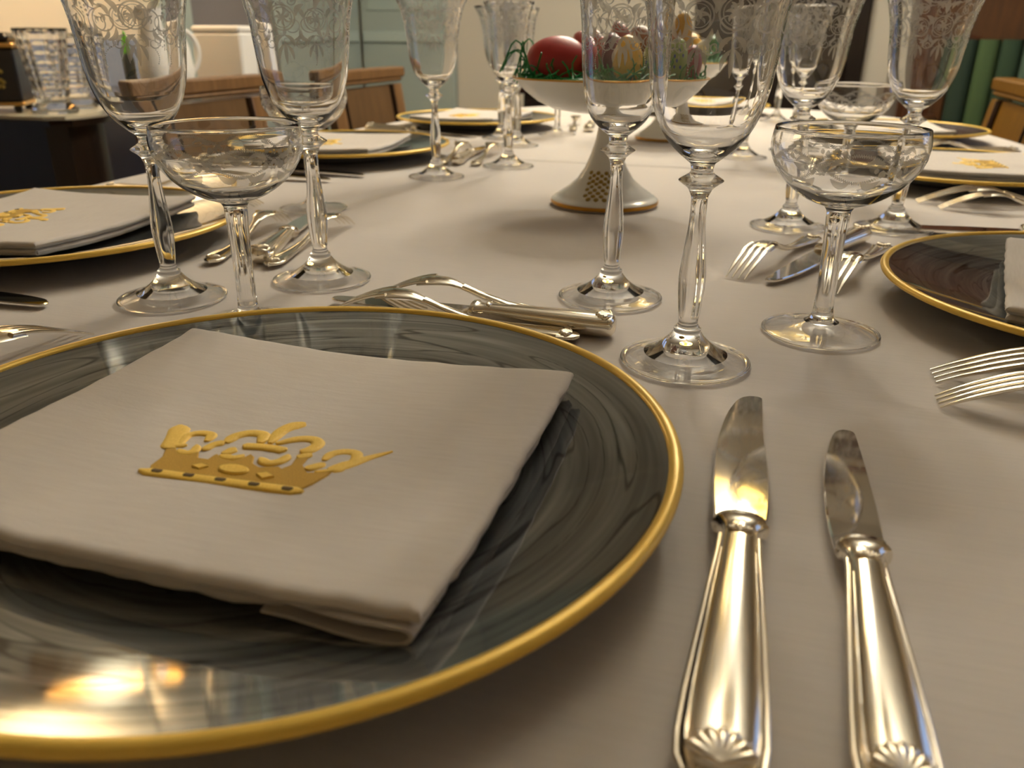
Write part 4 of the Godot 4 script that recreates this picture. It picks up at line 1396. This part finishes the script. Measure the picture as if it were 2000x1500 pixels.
func make_napkin() -> Node3D:
	var t := thing("napkin", "", "napkin", Vector3.ZERO, 0.0, "folded crown napkins")
	t.set_meta("base_name", "napkin")
	obj("upper_fold", pillow(-0.1005, 0.1005, -0.087, 0.0885, 0.0054, 0.0058, 0.0042, 3), M.napkin, t)
	obj("lower_fold", pillow(-0.099, 0.0985, -0.0855, 0.0860, 0.0, 0.0056, 0.0036, 4), M.napkin, t)
	obj("corner_fold", corner_fold(), M.napkin, t)
	var c := obj("crown_embroidery", lifted(slab(crown_outline(), -0.0003, 0.0005, 0.0004), 0.0), M.thread_fill, t)
	var T := Tris.new()
	stitch(T, [[-28.5, 39.9], [3.0, 38.3], [35.2, 36.4]], 4.6, 4.6, 0.0011, 0.02)
	obj("band", lifted(mk(T.V, T.I, 60.0), -0.0002), M.thread, c)
	for row in [[-21.5, 39.2], [-8.7, 38.6], [3.9, 38.1], [16.9, 37.5], [29.5, 36.8]]:
		var S := Tris.new()
		stitch(S, [[row[0] - 2.0, row[1] + 0.1], [row[0] + 2.0, row[1] - 0.1]], 2.9, 2.9, 0.0013, 0.2)
		obj("slot", lifted(mk(S.V, S.I, 60.0), -0.00005), M.slot, c)
	for row in [
		[[[-30.2, 22.6], [-34.0, 13.0], [-38.6, 4.4]], 7.0, 7.4, 0.2], [[[35.5, 19.6], [41.6, 12.0], [46.0, 6.0], [51.6, 0.2]], 7.0, 1.6, 0.25],
		[[[-27.9, 18.4], [-30.5, 11.2], [-27.6, 7.3], [-22.2, 7.2], [-20.7, 12.6]], 3.4, 4.2, 0.2], [[[-33.2, 20.9], [-25.4, 17.8]], 3.0, 3.0, 0.2],
		[[[-26.0, 22.0], [-21.8, 23.4], [-20.0, 20.4], [-21.8, 16.6]], 3.6, 3.4, 0.2], [[[-17.2, 19.5], [-16.4, 14.0], [-13.6, 11.0]], 3.2, 4.2, 0.2],
		[[[-12.9, 11.2], [-13.0, 5.2], [-9.2, 0.8], [-3.2, 0.6], [-0.4, 7.4]], 4.6, 4.6, 0.18], [[[3.2, 6.4], [1.6, -3.4], [3.2, -9.6], [7.4, -13.2]], 4.4, 7.6, 0.3],
		[[[-5.2, 11.4], [2.8, 9.7], [12.4, 10.0]], 4.4, 4.4, 0.08], [[[-8.4, 21.0], [-3.0, 21.4], [0.2, 18.4]], 4.0, 3.4, 0.25], [[[-6.6, 14.2], [-8.3, 20.0]], 4.6, 3.2, 0.25],
		[[[6.9, 18.6], [11.6, 21.0], [15.2, 18.0], [15.6, 13.2]], 4.0, 3.8, 0.2], [[[5.6, 6.0], [11.3, -0.2], [17.4, -1.6], [21.2, 1.6], [20.7, 6.8], [17.8, 9.2]], 4.0, 5.4, 0.2],
		[[[19.2, 13.8], [23.8, 10.4]], 4.4, 3.4, 0.3], [[[30.2, 13.4], [30.3, 8.0], [33.9, 4.8], [39.0, 5.0], [41.2, 9.8], [39.6, 13.6]], 4.2, 4.4, 0.2],
		[[[35.6, 18.6], [40.6, 16.0]], 6.0, 5.6, 0.35], [[[27.2, 21.4], [32.0, 15.6]], 4.4, 4.0, 0.25], [[[31.6, 22.6], [37.4, 19.2]], 2.4, 2.4, 0.25]]:
		var S := Tris.new()
		stitch(S, row[0], row[1], row[2], 0.0009, row[3])
		obj("scroll", lifted(mk(S.V, S.I, 60.0), -0.0001), M.thread, c)
	for row in [[[-12.4, 32.4], [-10.0, 29.6], [-6.2, 30.8], [-8.4, 33.6]], [[13.2, 30.8], [16.4, 28.5], [20.5, 30.6], [17.2, 33.4]]]:
		var poly := PackedVector2Array()
		for p in row: poly.append(Vector2(p[0], p[1]) * 0.001)
		obj("diamond", lifted(slab(poly, 0.0, 0.0012, 0.0004), 0.0), M.thread, c)
	var ell := PackedVector2Array()
	for i in 24: ell.append(Vector2(3.6 + 6.0 * cos(TAU * i / 24) + 0.4 * sin(TAU * i / 24), 30.1 + 3.4 * sin(TAU * i / 24) - 0.2 * cos(TAU * i / 24)) * 0.001)
	obj("jewel", lifted(slab(ell, 0.0, 0.0014, 0.0006), 0.0), M.thread, c)
	return t

func corner_fold() -> ArrayMesh:
	# a hairpin of cloth open towards the near side
	var R := []
	for k in 9:
		var z := lerpf(0.066, 0.0885, k / 8.0)
		var out := PackedVector3Array()
		var mid := PackedVector2Array()
		for i in 6: mid.append(Vector2(0.050 + 0.042 * i / 5.0, 0.0058))
		for i in range(1, 8):
			var a := PI / 2 - PI * i / 8.0
			mid.append(Vector2(0.0925 + 0.0056 * cos(a), 0.0030 + 0.0028 * sin(a)))
		for i in range(5, -1, -1): mid.append(Vector2(0.050 + 0.042 * i / 5.0, 0.0006 - 0.0004 * i / 5.0))
		var n := mid.size()
		for side in [1.0, -1.0]:
			for q in n:
				var i: int = q if side > 0 else n - 1 - q
				var d := (mid[mini(i + 1, n - 1)] - mid[maxi(i - 1, 0)]).normalized()
				var p: Vector2 = mid[i] + Vector2(-d.y, d.x) * 0.0005 * side
				var zz := z + 0.002 * sin(p.x * 90.0) * k / 8.0
				out.append(Vector3(p.x, nap_base(p.x, zz) + p.y, zz))
		R.append(out)
	var T := Tris.new()
	T.rings(R, false)
	var m: int = R[0].size()
	for e in [0, R.size() - 1]:
		for i in m / 2 - 1:
			var a: int = e * m + i
			var b: int = e * m + m - 1 - i
			if e == 0: T.quad(a, b, b - 1, a + 1)
			else: T.quad(a, a + 1, b - 1, b)
	return mk(T.V, T.I, 60.0)

func crown_outline() -> PackedVector2Array:
	var out := PackedVector2Array()
	for p in [[-27.4, 35.4], [-28.1, 28.3], [-31.5, 22.0], [-28.6, 20.2], [-24.5, 24.2], [-19.2, 24.3], [-17.6, 21.0], [-15.0, 25.2], [-10.8, 25.1], [-10.9, 21.7], [-10.0, 20.4], [-6.2, 23.1], [-1.3, 23.3], [0.6, 20.9], [1.6, 16.6], [4.1, 18.1], [6.7, 23.0], [11.0, 25.1], [14.5, 23.4], [17.0, 22.4], [19.0, 23.6], [20.6, 20.0], [19.0, 12.6], [21.1, 10.3], [23.6, 12.0], [24.4, 18.5], [29.4, 23.6], [37.4, 20.6], [37.5, 23.2], [35.4, 31.2], [33.3, 35.6], [3.0, 37.6], [-25.7, 37.9]]:
		out.append(Vector2(p[0], p[1]) * 0.001)
	return out

# ---------------------------------------------------------------- cutlery (tip towards -z, handle towards +z, lying on y = 0)
func make_fork(L: float) -> Node3D:
	var t := thing("fork", "", "fork")
	t.set_meta("base_name", "fork")
	var k := L / 0.2
	var rise := [[0.0, 0.0010], [0.06, 0.0066], [0.14, 0.0128], [0.22, 0.0175], [0.29, 0.0192], [0.35, 0.0182], [0.42, 0.0138], [0.50, 0.0088], [0.60, 0.0052], [0.75, 0.0034], [0.90, 0.0032], [1.0, 0.0030]]
	var at := func(s: float, x: float) -> Vector3: return Vector3(x, curve(rise, s) * (0.85 + 0.15 * k), (s - 0.5) * L)
	var nrm := func(s: float) -> Vector3:
		var a: Vector3 = at.call(minf(s + 0.01, 1.0), 0.0) - at.call(maxf(s - 0.01, 0.0), 0.0)
		return Vector3(0, a.z, -a.y).normalized()
	for i in 4:
		var R := []
		for j in 10:
			var s := 0.265 * j / 9.0
			var sp := lerpf(0.0058, 0.0066, smoothstep3(0.0, 0.2, s)) * k
			var x := (i - 1.5) * sp
			var w := lerpf(0.0006, 0.0020, smoothstep3(0.0, 0.10, s)) * k
			R.append(oval(at.call(s, x), Vector3(w, 0, 0), nrm.call(s) * lerpf(0.0006, 0.0011, smoothstep3(0.0, 0.1, s)), 8, 2.6))
		obj("tine", loft(R, 50.0), M.silver, t)
	var H := []
	for row in [[0.225, 0.0123], [0.245, 0.0126], [0.28, 0.0124], [0.32, 0.0108], [0.355, 0.0080], [0.39, 0.0052], [0.43, 0.0036]]:
		# bowl of the fork, a little hollow across
		var r := oval(at.call(row[0], 0.0), Vector3(row[1] * k, 0, 0), nrm.call(row[0]) * 0.0012, 20, 2.4)
		for q in r.size(): r[q].y -= 0.0022 * k * pow(r[q].x / (0.0126 * k), 2.0)
		H.append(r)
	obj("fork_head", loft(H, 50.0), M.silver, t)
	var W := []
	for row in [[0.40, 0.0046, 0.0018], [0.44, 0.0033, 0.0021], [0.50, 0.0028, 0.0022], [0.58, 0.0031, 0.0021], [0.66, 0.0042, 0.0019], [0.74, 0.0058, 0.0017], [0.82, 0.0076, 0.0016], [0.885, 0.0090, 0.0016], [0.93, 0.0098, 0.0017], [0.965, 0.0086, 0.0017], [0.985, 0.0062, 0.0016], [1.0, 0.0015, 0.0012]]:
		W.append(oval(at.call(row[0], 0.0) + Vector3(0, 0.0004, 0), Vector3(row[1] * k, 0, 0), nrm.call(row[0]) * row[2], 20, 2.6))
	obj("handle", loft(W, 50.0), M.silver, t)
	for s in [-1.0, 1.0]:
		var path := []
		for row in [[0.46, 0.0022], [0.58, 0.0025], [0.66, 0.0035], [0.74, 0.0050], [0.82, 0.0067], [0.885, 0.0080], [0.925, 0.0086]]:
			path.append(at.call(row[0], s * row[1] * k) + Vector3(0, 0.0018, 0))
		obj("thread_border", tube(path, [0.0006], 6), M.silver, t)
	obj("shell_ornament", shell_mesh(0.0072 * k, 0.010 * k, 0.0016), M.silver, t, at.call(0.972, 0.0) + Vector3(0, 0.0016, 0))
	return t

# fan of ribs spreading towards -z
func shell_mesh(w: float, l: float, h: float) -> ArrayMesh:
	var T := Tris.new()
	for i in 7:
		var a := deg_to_rad(-66.0 + 22.0 * i)
		var d := Vector3(sin(a) * w / l * 1.05, 0, -cos(a))
		var side := Vector3(cos(a), 0, sin(a))
		var R := []
		for row in [[0.0, 0.06], [0.25, 0.10], [0.55, 0.145], [0.8, 0.17], [0.93, 0.13], [1.0, 0.03]]:
			R.append(oval(d * l * row[0] + Vector3.UP * h * (0.35 + 0.3 * sin(PI * row[0] * 0.8)), side * l * row[1], Vector3.UP * h * (0.15 + 0.6 * row[1] / 0.17), 8))
		T.rings(R)
	return mk(T.V, T.I, 60.0)

func make_knife(kind: String) -> Node3D:
	var t := thing("knife", "", "knife")
	t.set_meta("base_name", "knife")
	var big := kind == "big"
	var zo := 0.0105                     # local z of the bolster
	var out := PackedVector2Array()
	var L: Array
	var Rr: Array
	if big:
		L = [[-8.6, 3.0], [-11.0, -21.4], [-12.4, -48.3], [-12.6, -72.4], [-10.9, -97.4], [-7.6, -115.5], [-4.6, -122.5], [-1.0, -125.6]]
		Rr = [[2.6, -126.0], [4.9, -124.4], [5.6, -119.5], [6.6, -84.0], [8.0, -62.0], [9.3, -38.0], [9.4, -15.0], [8.4, 3.0]]
	else:
		L = [[-8.8, 3.0], [-10.2, -14.4], [-10.7, -34.1], [-10.0, -56.8], [-7.9, -78.0], [-5.0, -94.0], [-2.6, -99.6], [0.2, -101.6]]
		Rr = [[3.2, -101.4], [5.0, -99.0], [5.6, -92.6], [6.6, -68.9], [7.2, -47.7], [7.6, -28.7], [7.6, -10.1], [7.0, 3.0]]
	for part in [L, Rr]:
		var mm := []
		for p in part: mm.append(Vector2(p[0], p[1]) * 0.001)
		for p in smooth_path(mm, 4): out.append(p)
	var slope := 0.0022 / 0.12
	obj("blade", slab(out, -0.0009, 0.0009, 0.0006), M.steel, t, Vector3(0, 0.0062, zo), Basis(Vector3.RIGHT, -slope * 1.6))
	# bolster: an oval collar
	var C := []
	for row in [[-0.001, 0.0082, 0.0040], [0.000, 0.0095, 0.0058], [0.0022, 0.0097, 0.0060], [0.0032, 0.0080, 0.0052], [0.0060, 0.0068, 0.0050], [0.0095, 0.0064, 0.0050], [0.0125, 0.0066, 0.0052]]:
		C.append(oval(Vector3(0, 0.0068, zo + row[0]), Vector3(row[1] * (1.0 if big else 0.92), 0, 0), Vector3(0, row[2], 0), 24, 2.3))
	obj("bolster", loft(C, 40.0), M.silver, t)
	var H := []
	var rows := [[0.0105, 0.0064, 0.0050], [0.022, 0.0068, 0.0053], [0.042, 0.0080, 0.0058], [0.066, 0.0093, 0.0063], [0.088, 0.0104, 0.0066], [0.102, 0.0107, 0.0067], [0.109, 0.0100, 0.0066], [0.1135, 0.0080, 0.0060], [0.1155, 0.0045, 0.0042], [0.1160, 0.0008, 0.0008]]
	var kz: float = {"big": 1.0, "small": 0.90, "fruit": 0.78}[kind]
	var kx := 1.0 if big else 0.88
	for row in rows:
		H.append(oval(Vector3(0, 0.0068, zo + row[0] * kz), Vector3(row[1] * kx, 0, 0), Vector3(0, row[2], 0), 32, 2.5))
	obj("handle", loft(H, 40.0), M.silver, t)
	for s in [-1.0, 1.0]:
		var path := []
		for i in 8:
			var row: Array = rows[i]
			path.append(Vector3(s * row[1] * kx * 1.0, 0.0082, zo + row[0] * kz))
		obj("thread_border", tube(path, [0.0009], 8), M.silver, t)
		var path2 := []
		for i in range(1, 7):
			var row: Array = rows[i]
			path2.append(Vector3(s * row[1] * kx * 0.80, 0.0068 + row[2] * 0.70, zo + row[0] * kz))
		obj("thread_border", tube(path2, [0.00035], 6), M.silver, t)
	obj("shell_ornament", shell_mesh(0.0086 * kx, 0.0105, 0.0020), M.silver, t, Vector3(0, 0.0120, zo + 0.113 * kz))
	obj("shell_ornament", shell_mesh(0.0048 * kx, 0.0040, 0.0012), M.silver, t, Vector3(0, 0.0112, zo + 0.0125))
	return t

func lay(kind: String, tip: Vector2, end: Vector2, label: String, group: String, lift := 0.0) -> void:
	if not proto.has(kind):
		match kind:
			"fork": proto[kind] = make_fork(0.205)
			"dessert_fork": proto[kind] = make_fork(0.165)
			"knife": proto[kind] = make_knife("big")
			"fruit_knife": proto[kind] = make_knife("fruit")
			_: proto[kind] = make_knife("small")
	var d := (tip - end).normalized()
	# the tip stays where it is given; the direction comes from the other end
	var off: float = {"fork": 0.1025, "dessert_fork": 0.0825, "knife": 0.126 - 0.0105, "dessert_knife": 0.1015 - 0.0105, "fruit_knife": 0.1015 - 0.0105}[kind]
	var at := tip - d * off
	dup(proto[kind], Vector3(at.x, TY + lift + 0.0001, at.y), atan2(-d.x, -d.y), label, group)

func make_cutlery() -> void:
	var g1 := "silver forks beside the plates"
	var g2 := "silver knives beside the plates"
	var g3 := "dessert cutlery beyond the plates"
	# nearest setting
	lay("knife", Vector2(0.1795, 0.7855), Vector2(0.1800, 1.03), "large silver table knife in the right foreground, next to the big plate", g2)
	lay("dessert_knife", Vector2(0.2195, 0.8135), Vector2(0.2195, 1.02), "smaller silver knife in the right foreground, right of the large knife", g2)
	lay("fork", Vector2(-0.2040, 0.8050), Vector2(-0.2070, 1.01), "silver fork lying tines down left of the front plate, cut off by the left edge", g1)
	lay("dessert_fork", Vector2(-0.0712, 0.6860), Vector2(0.0905, 0.6930), "silver dessert fork with arched tines across the top of the front plate", g3)
	lay("fruit_knife", Vector2(-0.0930, 0.7040), Vector2(0.1050, 0.7125), "silver dessert knife lying across behind the front plate, under the arched fork", g3)
	lay("dessert_fork", Vector2(-0.0840, 0.7205), Vector2(0.0810, 0.7280), "second silver dessert fork mostly hidden by the back rim of the front plate", g3)
	# left front setting
	lay("knife", Vector2(-0.2640, 0.7690), Vector2(-0.5150, 0.7990), "silver knife whose blade tip alone shows at the left edge above the front plate", g2)
	lay("fork", Vector2(-0.3300, 0.4240), Vector2(-0.5350, 0.4360), "silver fork behind the left plate, its tines seen under the left coupe bowl", g1)
	lay("dessert_fork", Vector2(-0.3960, 0.3800), Vector2(-0.5610, 0.3850), "smaller silver fork behind the back rim of the left plate", g1)
	lay("dessert_fork", Vector2(-0.2620, 0.4860), Vector2(-0.2290, 0.6480), "dessert fork right of the left plate, leftmost of the three pieces there", g3)
	lay("fruit_knife", Vector2(-0.2480, 0.4500), Vector2(-0.1900, 0.6480), "dessert knife in the middle of the three pieces right of the left plate", g3)
	lay("dessert_fork", Vector2(-0.2000, 0.4780), Vector2(-0.1805, 0.6410), "dessert fork passing behind the second goblet's foot, rightmost of the three by the left plate", g3)
	# right front setting
	lay("fork", Vector2(0.2697, 0.7243), Vector2(0.4740, 0.7190), "silver fork lying tines down at the right edge, upper of the two forks there", g1)
	lay("dessert_fork", Vector2(0.2664, 0.7597), Vector2(0.4310, 0.7560), "silver fork lying tines down at the right edge, lower of the two forks there", g1)
	lay("dessert_fork", Vector2(0.1600, 0.5610), Vector2(0.2210, 0.4080), "dessert fork with four fanned tines left of the right coupe's stem", g3)
	lay("fruit_knife", Vector2(0.1846, 0.5690), Vector2(0.2700, 0.3700), "dessert knife passing behind the right coupe's stem", g3)
	lay("dessert_fork", Vector2(0.2230, 0.5790), Vector2(0.2740, 0.4290), "dessert fork behind the right coupe's stem beside the dark plate", g3)
	lay("knife", Vector2(0.2700, 0.3350), Vector2(0.5200, 0.3500), "silver knife behind the dark right plate", g2)
	# middle left setting
	lay("knife", Vector2(-0.3130, 0.2140), Vector2(-0.5640, 0.2260), "silver knife before the middle left plate, upper of the two blades", g2)
	lay("dessert_knife", Vector2(-0.3350, 0.2620), Vector2(-0.5500, 0.2680), "silver knife before the middle left plate, lower of the two blades", g2)
	lay("dessert_fork", Vector2(-0.2800, -0.0750), Vector2(-0.2600, 0.0880), "dessert fork beside the middle left plate behind the lone goblet's foot", g3)
	lay("fruit_knife", Vector2(-0.2620, -0.1080), Vector2(-0.2400, 0.0950), "dessert knife ending right of the lone goblet's stem", g3)
	lay("dessert_fork", Vector2(-0.2330, -0.0800), Vector2(-0.2130, 0.0830), "dessert fork ending left of the goblet nearest the egg bowl", g3)
	# far left setting
	lay("knife", Vector2(-0.3250, -0.2480), Vector2(-0.5750, -0.3000), "silver knife at the near side of the far left plate, nearer of the two", g2)
	lay("dessert_knife", Vector2(-0.3450, -0.2150), Vector2(-0.5600, -0.2620), "silver knife before the far left plate, farther from its rim than the other", g2)
	lay("dessert_fork", Vector2(-0.2200, -0.5700), Vector2(-0.1900, -0.4080), "dessert fork by the far left plate, left behind the small coupe", g3)
	lay("dessert_knife", Vector2(-0.1900, -0.6100), Vector2(-0.1600, -0.4080), "dessert knife by the far left plate, behind the small coupe", g3)
	# right middle setting
	lay("fork", Vector2(0.3323, 0.1784), Vector2(0.5370, 0.1740), "arched silver fork before the right crown napkin plate, upper of two", g1)
	lay("dessert_fork", Vector2(0.3500, 0.2110), Vector2(0.5150, 0.2080), "silver fork before the right crown napkin plate, lower of two", g1)
	lay("dessert_fork", Vector2(0.2100, 0.0650), Vector2(0.2350, -0.0980), "dessert fork seen through the right coupe's bowl, left one", g3)
	lay("dessert_knife", Vector2(0.2350, 0.0850), Vector2(0.2620, -0.1150), "dessert knife seen through the right coupe's bowl", g3)
	# far right setting
	lay("fork", Vector2(0.3560, -0.3000), Vector2(0.5600, -0.3650), "silver fork before the far right plate, nearer of the two long handles", g1)
	lay("dessert_fork", Vector2(0.3880, -0.2780), Vector2(0.5480, -0.3250), "silver fork before the far right plate, its handle beside the longer fork", g1)
	lay("dessert_fork", Vector2(0.1900, -0.4200), Vector2(0.2150, -0.5830), "dessert fork gleaming at the far right setting beyond the right goblets", g3)
